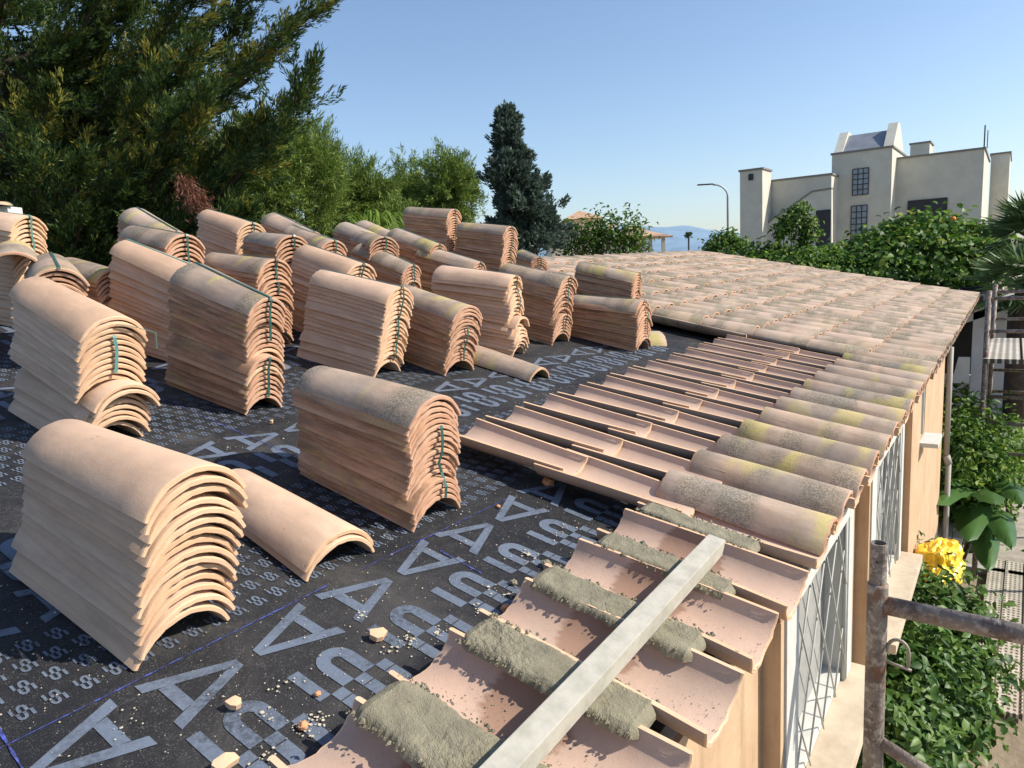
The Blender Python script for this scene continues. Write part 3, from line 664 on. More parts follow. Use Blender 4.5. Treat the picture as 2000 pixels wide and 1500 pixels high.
# back slope and ridge
V = []; F = []; r = random.Random(8)
for k in range(-13, 40):
    for j in range(9): arcgrid(V, F, k*D, j*.384, -SG1, W1, W2, SG1, SG2, .5, 1, 6, r)
rv = rw(0, 4.28, 0); Mb = Matrix.Translation((0, 2*rv.y, 0)) @ Matrix.Diagonal((1, -1, 1, 1)) @ Matrix.Rotation(AL, 4, 'X') @ Matrix.Translation((0, 4.24-9*.384-.12, 0))
Mb = Matrix.Translation((0, 2*rv.y+.0, 0)) @ Matrix.Diagonal((1, -1, 1, 1)) @ Matrix.Rotation(AL, 4, 'X') @ Matrix.Translation((0, 4.24-8*.384-.5, -.004))
me = npmesh('back_tiling', V, F); o = link('back_slope_tiling', me, house, [CR_]); o.matrix_local = hinv @ Mb
mb = MB(); mb.box((-3.6, 4.25, rw(0, 4.25, -.30).z-1.0), (10.38, 4.5, rw(0, 4.2, -.16).z)); hb(mb, 'gable_core', GRAVEL)
# walls: front wall in panels round two windows, with small window and stepped out end
YW = .095; top = -.135; bot = GZ
mb = MB()
def pan(x0, x1, z0, z1, y0=YW, y1=None): mb.box((x0, y0, z0), (x1, y1 or y0+.22, z1))
pan(-3.6, -.37, bot, top); pan(-.37, .56, bot, -.80); pan(.56, .935, bot, top); pan(.935, 1.98, bot, -.90); pan(1.98, 2.44, bot, top)
pan(2.44, 2.93, bot, top, .055, .32); pan(2.93, 3.17, bot, -.48, .055, .32); pan(3.17, 4.76, bot, top, .055, .32)
mb.box((4.56, .32, bot), (4.76, 4.4, top-.06)); mb.box((-3.6, .315, bot), (-3.4, 4.4, top-.06)); mb.box((-3.4, 4.2, bot), (10.2, 4.4, .4))
mb.box((4.76, 2.6, bot), (10.2, 2.8, .2))
hb(mb, 'wall', WALL)
mb = MB()
for x0 in (-.375, .935): mb.box((x0-.03, .047, bot), (x0-.002, YW+.02, top))
for x0 in (.562, 1.982): mb.box((x0, .070, bot), (x0+.02, YW+.02, top))
hb(mb, 'pilaster', WALL)
PANE = simple('window_pane', (.30, .31, .30), .25, 0, 5, (.20, .21, .21), .4, .6, .0)
GRL = simple('grille_paint', (.40, .40, .37), .6)
def window(x0, x1, z0, z1):
    win = empty('window'); win.parent = house; win.matrix_local = hinv
    f = .075; mb = MB()
    mb.box((x0-.045, .042, z0), (x0+f, YW+.06, z1)); mb.box((x1-f, .042, z0), (x1, YW+.06, z1)); mb.box((x0+f, .042, z1-.05), (x1-f, YW+.06, z1)); mb.box((x0+f, .06, z0), (x1-f, YW+.06, z0+.03))
    mb.build('frame', WHITE, win, bevel=.003)
    mb = MB(); mb.box((x0+f, YW+.07, z0), (x1-f, YW+.09, z1))
    mb.build('pane', PANE, win)
    MB().box((x0+f, YW+.025, z0+.031), (x1-f, YW+.05, z1-.051)).build('shutter', simple('grey_slat', (.33, .33, .31), .7, 0, 14, (.26, .26, .245)), win)
    mb = MB(); W_ = x1-x0-2*f; H_ = z1-z0-.05; n = 6; g = .006
    cx0, cz0 = x0+f, z0+.0
    step = .125
    for sgn in (1, -1):
        k = -12
        while k < 24:
            # line z = cz0 + 1.55*sgn*(x-cx0) + k*step
            xs = []; sl_ = 1.55*sgn
            pts = []
            for xx in np.linspace(cx0, cx0+W_, 40):
                zz = cz0+sl_*(xx-cx0)+k*step*2.3
                if cz0 <= zz <= cz0+H_: pts.append((xx, zz))
            if len(pts) > 1: mb.tube([(pts[0][0], .052+.004*sgn, pts[0][1]), (pts[-1][0], .052+.004*sgn, pts[-1][1])], .0028, 6)
            k += 1
    for xx in (cx0+.012, cx0+W_-.012): mb.tube([(xx, .052, cz0), (xx, .052, cz0+H_)], .007, 6)
    mb.build('grille', GRL, win, smooth=True)
    mb = MB(); mb.box((x0-.01, -.055, z0-.045), (x1+.05, YW+.05, z0-.002)); mb.build('sill', STONE, win, bevel=.004)
    return win
window(-.32, .535, -.755, -.10); window(.99, 1.96, -.86, -.10)
win = empty('small_window'); win.parent = house; win.matrix_local = hinv
MB().box((2.94, .16, -.48), (3.16, .19, top)).build('pane', PANE, win)
mb = MB(); mb.box((2.93, .06, -.479), (2.955, .16, top)); mb.box((3.145, .06, -.479), (3.17, .16, top)); mb.build('frame', WHITE, win)
MB().box((2.90, -.045, -.51), (3.20, .17, -.482)).build('sill', WHITE, win, bevel=.003)
mb = MB(); px_ = 4.80; mb.tube([(px_, .02, top+.02), (px_, .02, -1.05)], .022, 12); mb.tube([(px_, .02, -1.05), (px_, .0, -1.12)], .03, 12); mb.tube([(px_, .0, -1.12), (px_, .0, bot)], .022, 12)
hb(mb, 'drainpipe', simple('pipe_grey', (.33, .31, .27), .6), smooth=True)
# porch pillars and gable end
for x in (): hb(MB().box((x, .15, bot), (x+.25, .40, top-.02)), 'porch_pillar', WHITE)

# ------------------------------------------------------------------ ground
GM = simple('garden_ground', (.30, .255, .185), .95, 0, 2.5, (.17, .14, .095), .38, .66, .5, .2, .03)
mb = MB(); s_ = 3000; mb.add([(-s_, -s_, GZ), (s_, -s_, GZ), (s_, s_, GZ), (-s_, s_, GZ)], [(0, 1, 2, 3)])
o = mb.build('ground', GM); tag(o, kind='structure')
mb = MB(); mb.box((6.2, -4, GZ-.05), (13.6, .9, GZ+.03)); o = mb.build('path', simple('paving', (.40, .36, .30), .9, 0, 5, (.28, .25, .20), .4, .6, .2)); tag(o, kind='structure')
mb = MB(); mb.box((6.1, -4, GZ-.05), (6.18, .9, GZ+.06)); o = mb.build('kerb', GRAVEL); tag(o, kind='structure')
# hills
def hill(name, x0, x1, y0, y1, h, col, seed, label=None):
    V = []; F = []; nx, ny = 80, 12
    for i in range(nx+1):
        for j in range(ny+1):
            t = i/nx; q = j/ny; x = x0+(x1-x0)*q; y = y0+(y1-y0)*t
            z = h*math.sin(math.pi*t)**.8*math.sin(math.pi*q)*(.75+.35*noise.fractal(Vector((t*4, q*2, seed)), 1, 2, 4))
            V.append((x, y, GZ-1+max(0, z)))
    for i in range(nx):
        for j in range(ny):
            a = i*(ny+1)+j; F.append((a, a+1, a+ny+2, a+ny+1))
    o = link(name, npmesh(name, V, F, True), None, [simple(name+'_mat', col, 1., 0, .02, tuple(c*.8 for c in col), spec=.0)]); return tag(o, kind='structure')

# ------------------------------------------------------------------ foliage tools
def unit(a): return a/np.maximum(1e-9, np.linalg.norm(a, axis=1))[:, None]
def blades(P, Dr, L, Wd, fold=0.):
    """diamond blades rooted at P along Dr"""
    n = len(P); Dr = unit(Dr); s = unit(np.cross(Dr, rng.normal(size=(n, 3)))); nn = np.cross(Dr, s)
    L = np.asarray(L).reshape(-1, 1)*np.ones((n, 1)); Wd = np.asarray(Wd).reshape(-1, 1)*np.ones((n, 1))
    mid = P+Dr*L*.45+nn*L*fold; V = np.stack([P, mid-s*Wd/2, P+Dr*L, mid+s*Wd/2], 1).reshape(-1, 3)
    F = np.arange(4*n).reshape(-1, 4); return V, F
def leaves(P, Nr, L, Wd):
    """broad folded leaves facing roughly Nr (six corners, two quads)"""
    n = len(P); Nr = unit(Nr); t = unit(np.cross(Nr, rng.normal(size=(n, 3)))); s = np.cross(Nr, t)
    L = np.asarray(L).reshape(-1, 1)*np.ones((n, 1)); Wd = np.asarray(Wd).reshape(-1, 1)*np.ones((n, 1))
    dr = Nr*L*.18
    V = np.stack([P, P+t*L*.35+s*Wd/2+dr, P+t*L*.75+s*Wd*.35+dr*.6, P+t*L-dr, P+t*L*.75-s*Wd*.35+dr*.6, P+t*L*.35-s*Wd/2+dr, P+t*L*.5], 1).reshape(-1, 3)
    b = (np.arange(n)*7)[:, None]
    F = np.concatenate([b+np.array([0, 1, 2, 6]), b+np.array([6, 2, 3, 4]), b+np.array([0, 6, 4, 5])]); return V, F
def foliage(name, parts, mat, parent=None):
    Vs = []; Fs = []; k = 0
    for V, F in parts: Vs.append(V); Fs.append(F+k); k += len(V)
    return link(name, npmesh(name, np.concatenate(Vs), np.concatenate(Fs)), parent, [mat])
def rel(root, arr): return np.asarray(arr)-np.array(root.location)
def limb(a, b, sag=0., n=7, wob=.04):
    a, b = np.array(a, float), np.array(b, float); L = np.linalg.norm(b-a); pts = []
    for i in range(n+1):
        t = i/n; p = a+(b-a)*t; p = p+np.array([0, 0, -sag*L*math.sin(math.pi*t)])+(rng.normal(0, wob*L*.35, 3) if 0 < i < n else 0); pts.append(p)
    return np.array(pts)
def along(pts, n):
    seg = np.linalg.norm(np.diff(pts, axis=0), axis=1); c = np.concatenate([[0], np.cumsum(seg)]); t = rng.uniform(0, 1, n); d = t*c[-1]
    i = np.clip(np.searchsorted(c, d)-1, 0, len(seg)-1); f = ((d-c[i])/seg[i])[:, None]
    return pts[i]*(1-f)+pts[i+1]*f, unit(pts[i+1]-pts[i]), t
def tree(name, loc, label, cat='tree', group=None):
    o = empty(name, loc=tuple(loc)); return tag(o, label, cat, group)

# big cypress at the left: leaning limbs with upswept sprays
DT = 10.5
base = at_d(60, 420, DT); base = np.array([base[0], base[1], GZ])
tr = tree('cypress_tree', base, 'huge dark cypress with wide sweeping branches filling the upper left')
tips = [(640,8),(560,60),(612,130),(575,195),(500,120),(480,40),(530,-30),(420,-60),(470,250),(520,235),(400,190),(330,60),(250,20),(150,-40),(60,30),(20,-60),(-80,60),(-60,180),
        (100,190),(200,260),(300,300),(390,330),(440,300),(430,390),(350,420),(250,380),(150,330),(60,300),(-20,330),(40,400),(160,420),(300,150),(380,100),(180,120),(90,90),(260,200),(460,350),(480,420),(-100,-60),(250,-80),(340,-70),(120,250),(330,240),(210,330),(400,440),(-60,420)]
mbk = MB(); trunk = [base-base, np.array([.05, .1, 2.2]), np.array([.0, .2, 4.2]), np.array([-.1, .3, 6.5]), np.array([-.2, .3, 9.5])]
mbk.tube(trunk, [.42, .36, .28, .2, .05], 10)
sp = []; spt = []
for ti, (x, y) in enumerate(tips):
    tip = at_d(x, y, DT+rng.uniform(-2.2, 1.2))-base
    hz = max(.6, tip[2]-np.hypot(tip[0], tip[1])*rng.uniform(.35, .7)); hz = min(hz, 8.5)
    st = np.array([np.interp(hz, [0, 2.2, 4.2, 6.5, 9.5], [0, .05, 0, -.1, -.2]), np.interp(hz, [0, 2.2, 4.2, 6.5, 9.5], [0, .1, .2, .3, .3]), hz])
    pts = limb(st, tip, .07, 7, .03); mbk.tube(pts, list(np.linspace(.06, .01, len(pts))), 6)
    Lb = np.linalg.norm(tip-st); nsub = int(64*Lb/3)+16
    P0, T0, t0 = along(pts, nsub); keep = t0 > .22; P0, T0, t0 = P0[keep], T0[keep], t0[keep]
    P0 = np.concatenate([P0, pts[-1:]]); T0 = np.concatenate([T0, T0[-1:]]); t0 = np.concatenate([t0, [1.]])
    for p, t_, tt in zip(P0, T0, t0):
        spread = (.30 if x > 330 else .46)*(1-tt)**.6+.06
        top_ = rng.random() < (.07 + .26*(abs(x-330) < 260 and 40 < y < 330))  # more yellow sprays mid-crown, as painted sunlit highlights
        q = p+rng.normal(0, 1, 3)*np.array([spread, spread, spread*.34])*.6; d = unit((t_*1.1+np.array([0, 0, .12])+rng.normal(0, .40, 3))[None])[0]; ln = rng.uniform(.3, .55)
        if tt > .97: q = p-t_*.25; d = t_; ln = .45
        for br in range(5):                      # flat feathery spray: side twigs off a short axis
            f0 = br/5; o_ = q+d*ln*f0; sd_ = unit((np.cross(d, rng.normal(0, 1, 3)))[None])[0]; sd_[2] *= .5
            dq = unit((d*.8+sd_*rng.choice([-1, 1])*(1-f0*.6)+np.array([0, 0, .12]))[None])[0]; lq = .22*(1-.5*f0)
            m_ = 22; tq = rng.uniform(0, 1, m_); c = o_+dq*lq*tq[:, None]+rng.normal(0, .018, (m_, 3))
            B = blades(c, dq+t_*.35+rng.normal(0, .30, (m_, 3)), rng.uniform(.05, .11, m_), rng.uniform(.013, .023, m_))
            (spt if top_ else sp).append(B)
mbk.build('trunk', BARK, tr, smooth=True)
foliage('crown', sp, L_CYP, tr); foliage('sunlit_yellow_tips', spt, L_CYT, tr)
# inner leaves coloured near black: painted shade that closes the depth of the crown
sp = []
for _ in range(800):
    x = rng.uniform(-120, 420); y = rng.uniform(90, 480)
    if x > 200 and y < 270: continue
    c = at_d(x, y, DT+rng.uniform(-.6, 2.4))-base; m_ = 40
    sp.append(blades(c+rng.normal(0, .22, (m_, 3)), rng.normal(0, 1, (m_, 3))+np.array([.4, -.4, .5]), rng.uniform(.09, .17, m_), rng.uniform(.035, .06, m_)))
foliage('inner_shade_foliage', sp, L_SHADE, tr)
sp = []
for k in range(26):
    t = k/25; c = at_d(352+t*45, 350+t*62, DT-2.3)-base; m_ = 34
    sp.append(blades(c+rng.normal(0, .035+.05*math.sin(t*3), (m_, 3)), np.array([.2, -.5, -.8])+rng.normal(0, .4, (m_, 3)), rng.uniform(.05, .10, m_), .012))
foliage('dead_branch', sp, L_DEAD, tr)

def cloud_tree(name, px, py_top, py_bot, width_px, dist, label, mat, style='pine', n=420, lobes=9, seed=1, shape='round', group=None, m_=34, L=(.10, .2), Wd=(.012, .02), bare=.0):
    """tree on the ground at the distance dist; crown = lobes of small sprays with gaps"""
    top_ = at_d(px, py_top, dist); bt = at_d(px, py_bot, dist); wd = width_px/FPX*dist
    base = np.array([top_[0], top_[1], GZ]); tr = tree(name, base, label, 'tree', group)
    H0 = bt[2]-GZ; H1 = top_[2]-GZ; r = np.random.default_rng(seed); sp = []; mbk = MB()
    mbk.tube([(0, 0, 0), (.05, .05, H0*.6+.1), (0, .1, H0+(H1-H0)*.5), (0, 0, H1*.93)], [.035*H1*.8, .028*H1*.8, .018*H1*.8, .01], 8)
    cs = []
    for i in range(lobes):
        if shape == 'cone':
            t = (i+.5)/lobes; z = H0+(H1-H0)*t; rad = (wd/2*(1-t)**.9+.01*wd)*r.uniform(.62, 1.2); a = r.uniform(0, 6.28)
            cs.append((np.array([math.cos(a)*rad*.5, math.sin(a)*rad*.5, z]), rad*.68, (H1-H0)/lobes*1.25))
        elif shape == 'shoots':
            x = (i+.5)/lobes-.5; z = H0+(H1-H0)*(.45+r.uniform(0, .2)); hh = (H1-H0)*r.uniform(.42, .62)
            cs.append((np.array([x*wd*.25, -x*wd*.95, z]), wd/lobes*.55, hh*.75))
        else:
            a = r.uniform(0, 6.28); rr_ = wd/2*.62*math.sqrt(r.random()); z = H0+(H1-H0)*r.uniform(.22, .74)
            cs.append((np.array([math.cos(a)*rr_, math.sin(a)*rr_, z]), wd*r.uniform(.17, .27), (H1-H0)*r.uniform(.17, .27)))
    for c, rx, rz in cs:
        lb = limb(np.array([0, 0, min(c[2]*.8, H0+(c[2]-H0)*.4)]), c, .0, 5, .05); mbk.tube(lb, list(np.linspace(.014*H1*.5, .008, len(lb))), 5)
        for _ in range(int(n/lobes)):
            d = r.normal(size=3); d /= np.linalg.norm(d); rad = r.uniform(.55, 1.12)
            q = c+d*np.array([rx, rx, rz])*rad
            if q[2] < .3: continue
            if style == 'pine':
                for _q in range(2):
                    k = m_; dr = d*.9+np.array([0, 0, .45])+r.normal(0, .3, 3); q1 = q+r.normal(0, .10, 3); q0 = q1+r.normal(0, .045, (k, 3))+dr*r.uniform(0, .16, (k, 1))
                    sp.append(blades(q0, dr+r.normal(0, .55, (k, 3)), r.uniform(*L, k)*.55, r.uniform(*Wd, k)*.75))
            elif style == 'scale':
                k = m_; dr = d*np.array([1, 1, .3])+np.array([0, 0, .7]); ln = .17*r.uniform(.6, 1.3); tq = r.uniform(0, 1, k)
                sp.append(blades(q+dr*ln*tq[:, None]+r.normal(0, .05, (k, 3))*(1.2-tq[:, None]), dr+r.normal(0, .5, (k, 3)), r.uniform(*L, k), r.uniform(*Wd, k)))
            else:
                k = m_; q0 = q+r.normal(0, .16, (k, 3)); sp.append(leaves(q0, d+r.normal(0, .55, (k, 3))+np.array([0, 0, .5]), r.uniform(*L, k), r.uniform(*Wd, k)))
    mbk.build('trunk', BARK, tr, smooth=True); foliage('crown', sp, mat, tr); return tr
PG = 'pines behind the roof'
cloud_tree('pine_tree', 480, 215, 470, 200, 14, 'loose dark pine just right of the big cypress with feathery tips', L_PINE, n=520, lobes=12, seed=3, L=(.12, .26), Wd=(.014, .026))
cloud_tree('pine_tree', 590, 238, 470, 150, 15, 'light green feathery pine standing taller than its right neighbour', L_PINE, n=520, lobes=10, seed=4, L=(.14, .30), Wd=(.014, .028), group=PG)
cloud_tree('pine_tree', 695, 298, 480, 150, 17, 'bright green bushy pine in the middle of the row', L_PINE, n=560, lobes=10, seed=5, L=(.14, .30), Wd=(.016, .03), group=PG)
cloud_tree('pine_tree', 800, 290, 470, 110, 21, 'dense dark round pine left of the widest pine', L_PINE, n=420, lobes=8, seed=6, L=(.14, .26), Wd=(.02, .04), group=PG)
cloud_tree('pine_tree', 880, 290, 490, 160, 20, 'widest round topped pine left of the blue cypress', L_PINE, n=640, lobes=11, seed=7, L=(.14, .28), Wd=(.02, .04), group=PG)
cloud_tree('bush_tree', 790, 385, 480, 60, 13, 'small bright conifer between the ornamental grass and the tallest back stack', L_PINE, n=160, lobes=4, seed=8, L=(.10, .2), Wd=(.014, .026))
cloud_tree('blue_cypress', 988, 228, 500, 205, 15, 'tall blue green cypress with an irregular pointed top', L_BLUE, 'scale', n=1000, lobes=24, seed=9, shape='cone', m_=36, L=(.07, .13), Wd=(.03, .05))
cloud_tree('blue_cypress', 1035, 395, 500, 110, 15.4, 'lower skirt like blue cypress beside the tall one, with brown tips', L_BLUE, 'scale', n=360, lobes=8, seed=10, m_=34, L=(.07, .13), Wd=(.03, .05))
cloud_tree('almond_tree', 1172, 412, 525, 165, 16, 'leafy young tree with upright shoots in front of the distant villa', L_BROAD, 'broad', n=150, lobes=7, seed=12, shape='shoots', m_=12, L=(.10, .17), Wd=(.035, .055))
# dark fill trees behind the row
cloud_tree('evergreen_tree', 420, 330, 500, 330, 19, 'dark evergreen mass low behind the big cypress and the pines', L_DARK, 'broad', n=620, lobes=14, seed=21, m_=22, L=(.2, .34), Wd=(.10, .16))
cloud_tree('evergreen_tree', 760, 380, 510, 330, 23, 'dark evergreen growing behind the row of pines', L_DARK, 'broad', n=620, lobes=14, seed=22, m_=22, L=(.2, .34), Wd=(.10, .16))
cloud_tree('evergreen_tree', 90, 330, 520, 380, 16, 'dark evergreen behind the left edge stacks', L_DARK, 'broad', n=700, lobes=14, seed=23, m_=22, L=(.18, .3), Wd=(.09, .14))
# ornamental grass
gb = at_d(735, 470, 9.0); gr = empty('grass_plant', loc=(gb[0], gb[1], GZ)); tag(gr, 'arching bright ornamental grass behind the back stacks', 'grass plant')
V = []; F = []; r = np.random.default_rng(4); H0 = gb[2]-GZ-.25
mb = MB(); mb.tube([(0, 0, 0), (0, 0, H0)], [.09, .07], 8); mb.build('stem', BARK, gr)
for _ in range(420):
    a = r.uniform(0, 6.28); L_ = r.uniform(.35, .95); o_ = r.uniform(.10, .45); h_ = r.uniform(.15, .48); prev = None; w_ = .010
    for k in range(7):
        t = k/6; x = o_*t*1.6; z = H0+h_*math.sin(t*2.4)*1.3; s = w_*(1-t**2)+.001
        p = np.array([math.cos(a)*x, math.sin(a)*x, z]); sd = np.array([-math.sin(a), math.cos(a), 0])*s; V += [p-sd, p+sd]
        if k: b = len(V)-4; F.append((b, b+1, b+3, b+2))
link('blades', npmesh('blades', V, F), gr, [leafmat('grass_blade', [(0, (.10,.20,.02)), (1, (.30,.42,.07))])])

# right hand garden
def bush(name, pts, label, mat, n, L, Wd, cat='shrub', group=None, m_=20, style='broad', rad=(.35, .25), seed=1):
    """pts: world centres of leaf lobes; the root stands on the ground under their mean"""
    pts = np.array(pts); c0 = pts.mean(0); root = empty(name, loc=(c0[0], c0[1], GZ)); tag(root, label, cat, group); r = np.random.default_rng(seed)
    mbk = MB(); sp = []
    for p in pts:
        q = p-np.array([c0[0], c0[1], GZ]); q[2] = max(q[2], .15)
        mbk.tube(limb((q[0]*.2, q[1]*.2, 0), q, 0, 5, .05), [.022, .02, .017, .014, .01, .006], 6)
        for _ in range(int(n/len(pts))):
            d = r.normal(size=3); d /= np.linalg.norm(d); c = q+d*np.array([rad[0], rad[0], rad[1]])*r.uniform(.45, 1.05)
            if c[2] < .05: continue
            sp.append(leaves(c+r.normal(0, .10*rad[0]/.35, (m_, 3)), d*.9+r.normal(0, .5, (m_, 3))+np.array([0, 0, .6]), r.uniform(*L, m_), r.uniform(*Wd, m_)) if style == 'broad' else
                      blades(c+r.normal(0, .12, (m_, 3)), d+r.normal(0, .5, (m_, 3))+np.array([0, 0, .6]), r.uniform(*L, m_), r.uniform(*Wd, m_)))
    mbk.build('stem', BARK, root, smooth=True); foliage('leaves', sp, mat, root); return root
SB = 'shrubs beyond the roof end'
bush('hibiscus_bush', [at_d(x, y, 16+z) for x, y, z in [(1690,515,0),(1725,490,.3),(1775,472,.4),(1830,468,.4),(1880,480,.2),(1915,505,0),(1700,540,-.6),(1770,500,-.5),(1840,500,-.5),(1900,530,-.6),(1800,545,-.8),(1740,530,-.3),(1860,555,-.5)]], 'big rounded hibiscus with an orange flower in front of the modern block house', L_BROAD, 1150, (.12, .20), (.10, .15), m_=16, rad=(.62, .42), group=SB, seed=3)
bush('low_shrub', [at_d(x, y, 15.5+z) for x, y, z in [(1500,520,.2),(1540,516,.3),(1590,518,0),(1620,525,0),(1560,530,-.4),(1460,515,.4),(1600,550,-.6),(1510,530,0)]], 'light green shrub below the lemon tree', L_BROAD, 520, (.09, .15), (.05, .08), m_=16, rad=(.50, .30), group=SB, seed=4)
bush('low_shrub', [at_d(x, y, 15.0+z) for x, y, z in [(1640,560,0),(1700,575,0),(1760,585,0),(1830,590,0),(1600,560,.1),(1660,530,.4),(1880,580,.3),(1720,545,.3)]], 'darker hedge like shrub along the end of the roof', L_DARK, 560, (.08, .14), (.04, .07), m_=18, rad=(.50, .34), group=SB, seed=5)
bush('young_tree', [at_d(x, y, 15.5) for x, y in [(1530,450),(1560,415),(1580,440),(1545,430),(1570,465)]], 'small lemon tree rising in front of the stepped wall', L_BROAD, 90, (.08, .13), (.045, .07), 'tree', m_=14, rad=(.22, .22), seed=6)
bush('low_shrub', [at_d(x, y, 19) for x, y in [(1400,478),(1425,470),(1395,490),(1440,485)]], 'sparse shrub at the foot of the street lamp', L_BROAD, 90, (.10, .16), (.05, .08), m_=14, rad=(.3, .22), group=SB, seed=7)
fl = MB()
c = at_d(1862, 428, 15.3); bm = bmesh.new(); bmesh.ops.create_icosphere(bm, subdivisions=2, radius=.055)
me = bpy.data.meshes.new('flower'); bm.to_mesh(me); bm.free(); root = [o for o in COL.objects if o.name.startswith('hibiscus_bush')][0]
o = link('flower', me, root, [simple('orange_petal', (.85, .22, .03), .6)]); o.location = Vector(c)-root.location
# fan palm on the right
def fan_palm(name, crown, stem_r, nf, Lf, label, seed, blade=.035, base_z=GZ, nseg=22):
    root = empty(name, loc=(crown[0], crown[1], base_z)); tag(root, label, 'palm tree'); r = np.random.default_rng(seed); h = crown[2]-base_z
    MB().tube([(0, 0, 0), (.02, .03, h*.5), (0, 0, h)], [stem_r*1.2, stem_r, stem_r*1.1], 10).build('trunk', BARK, root, smooth=True)
    sp = []; mb = MB()
    for i in range(nf):
        a = r.uniform(0, 6.28); el = r.uniform(-.5, 1.2); d = np.array([math.cos(a)*math.cos(el), math.sin(a)*math.cos(el), math.sin(el)]); c = np.array([0, 0, h])+d*Lf*.6
        mb.tube([(0, 0, h), tuple(c)], [.012, .008], 5); s = np.cross(d, [0, 0, 1]); s /= np.linalg.norm(s)+1e-9; k = nseg
        ang = np.linspace(-1.9, 1.9, k); dd = d[None]*np.cos(ang)[:, None]+s[None]*np.sin(ang)[:, None]; dd[:, 2] -= .15+.12*np.abs(ang)
        sp.append(blades(np.repeat(c[None], k, 0), dd, np.full(k, Lf*.62)*r.uniform(.85, 1.1, k), blade))
    mb.build('stalks', L_PALM, root); foliage('fronds', sp, L_PALM, root)
fan_palm('fan_palm', at_d(2025, 470, 13.5), .12, 30, .95, 'dark fan palm at the right edge above the scaffold', 3, .055)
fan_palm('fan_palm', at_d(2000, 560, 12.5), .12, 26, .85, 'lower fan palm hanging over the white pillar behind the scaffold', 5, .05)
fan_palm('distant_palm', at_d(1345, 461, 90), .10, 20, .55, 'tiny far palm standing against the hazy hill', 7, .13)

# plants beside the wall
LV = leafmat('vine_leaf', [(0, (.03,.085,.015)), (.5, (.07,.15,.025)), (1, (.17,.28,.06))], .3, .45, .3)
def wp(x, y, z): return at_z(x, y, z)
bush('flower_shrub', [wp(1770,1180,-1.25), wp(1850,1190,-1.35), wp(1800,1290,-1.3), wp(1880,1290,-1.5), wp(1760,1390,-1.35), wp(1850,1400,-1.5), wp(1780,1480,-1.45), wp(1700,1450,-1.3), wp(1720,1330,-1.3), wp(1790,1120,-1.35), wp(1740,1500,-1.6), wp(1690,1500,-1.5), wp(1830,1340,-1.6)],
     'dense leafy shrub with tiny red flowers along the foot of the ochre wall', LV, 1050, (.028, .085), (.016, .042), m_=12, rad=(.20, .18), seed=11)
bush('garden_shrub', [wp(1860,830,-1.2), wp(1880,880,-1.3), wp(1850,900,-1.3), wp(1900,860,-1.4), wp(1840,940,-1.6), wp(1900,930,-1.6), wp(1870,980,-1.8), wp(1840,870,-1.1), wp(1930,890,-1.5)],
     'light green small leaved shrub beyond the house corner', L_BROAD, 620, (.05, .085), (.025, .04), m_=18, rad=(.38, .32), seed=12)
bush('garden_shrub', [wp(1965,880,-1.7), wp(1980,930,-1.9), wp(1990,860,-1.7)], 'thin branching shrub behind the far scaffold', L_BROAD, 90, (.05, .085), (.025, .04), m_=12, rad=(.35, .3), seed=13)
# banana
def banana(root_xy, leaves_, label):
    root = empty('banana_plant', loc=(root_xy[0], root_xy[1], GZ)); tag(root, label, 'banana plant')
    lm = leafmat('banana_leaf', [(0, (.05,.12,.03)), (1, (.09,.19,.05))], .25, .3, .6)
    MB().tube([(0, 0, 0), (0, 0, .5)], [.09, .06], 10).build('stem', simple('banana_stem', (.10,.16,.05), .5), root, smooth=True)
    for (tip, wd_, h) in leaves_:
        tip = np.array(tip)-np.array([root_xy[0], root_xy[1], GZ]); st = np.array([0, 0, .5]); V = []; F = []; n = 16
        d = tip-st; s = np.cross(d, [0, 0, 1.]); s /= np.linalg.norm(s)
        for k in range(n+1):
            t = k/n; p = st+d*t+np.array([0, 0, h*math.sin(math.pi*t*.9)]); ww = wd_*math.sin(math.pi*min(1, .06+t*.94))**.6*(.25 if t < .2 else 1)
            for q in (-1, -.5, 0, .5, 1): V.append(p+s*ww*q+np.array([0, 0, -.22*ww*abs(q)*2+.012*math.sin(k*2.3+q*4)]))
        for k in range(n):
            for q in range(4): a = k*5+q; F.append((a, a+1, a+6, a+5))
        link('leaf', npmesh('leaf', V, F, True), root, [lm])
bx = at_z(1900, 1080, GZ)
banana((bx[0], bx[1]), [(wp(1950,900,-1.3), .16, .25), (wp(1830,1010,-1.5), .17, .30), (wp(1995,1010,-1.7), .15, .35), (wp(1890,1080,-1.9), .17, .3), (wp(1975,1090,-2.0), .14, .25), (wp(1940,1000,-1.4), .15, .2), (wp(1850,960,-1.4), .13, .2), (wp(1930,1130,-2.2), .14, .2)], 'banana plant with broad drooping leaves behind the leaning board')
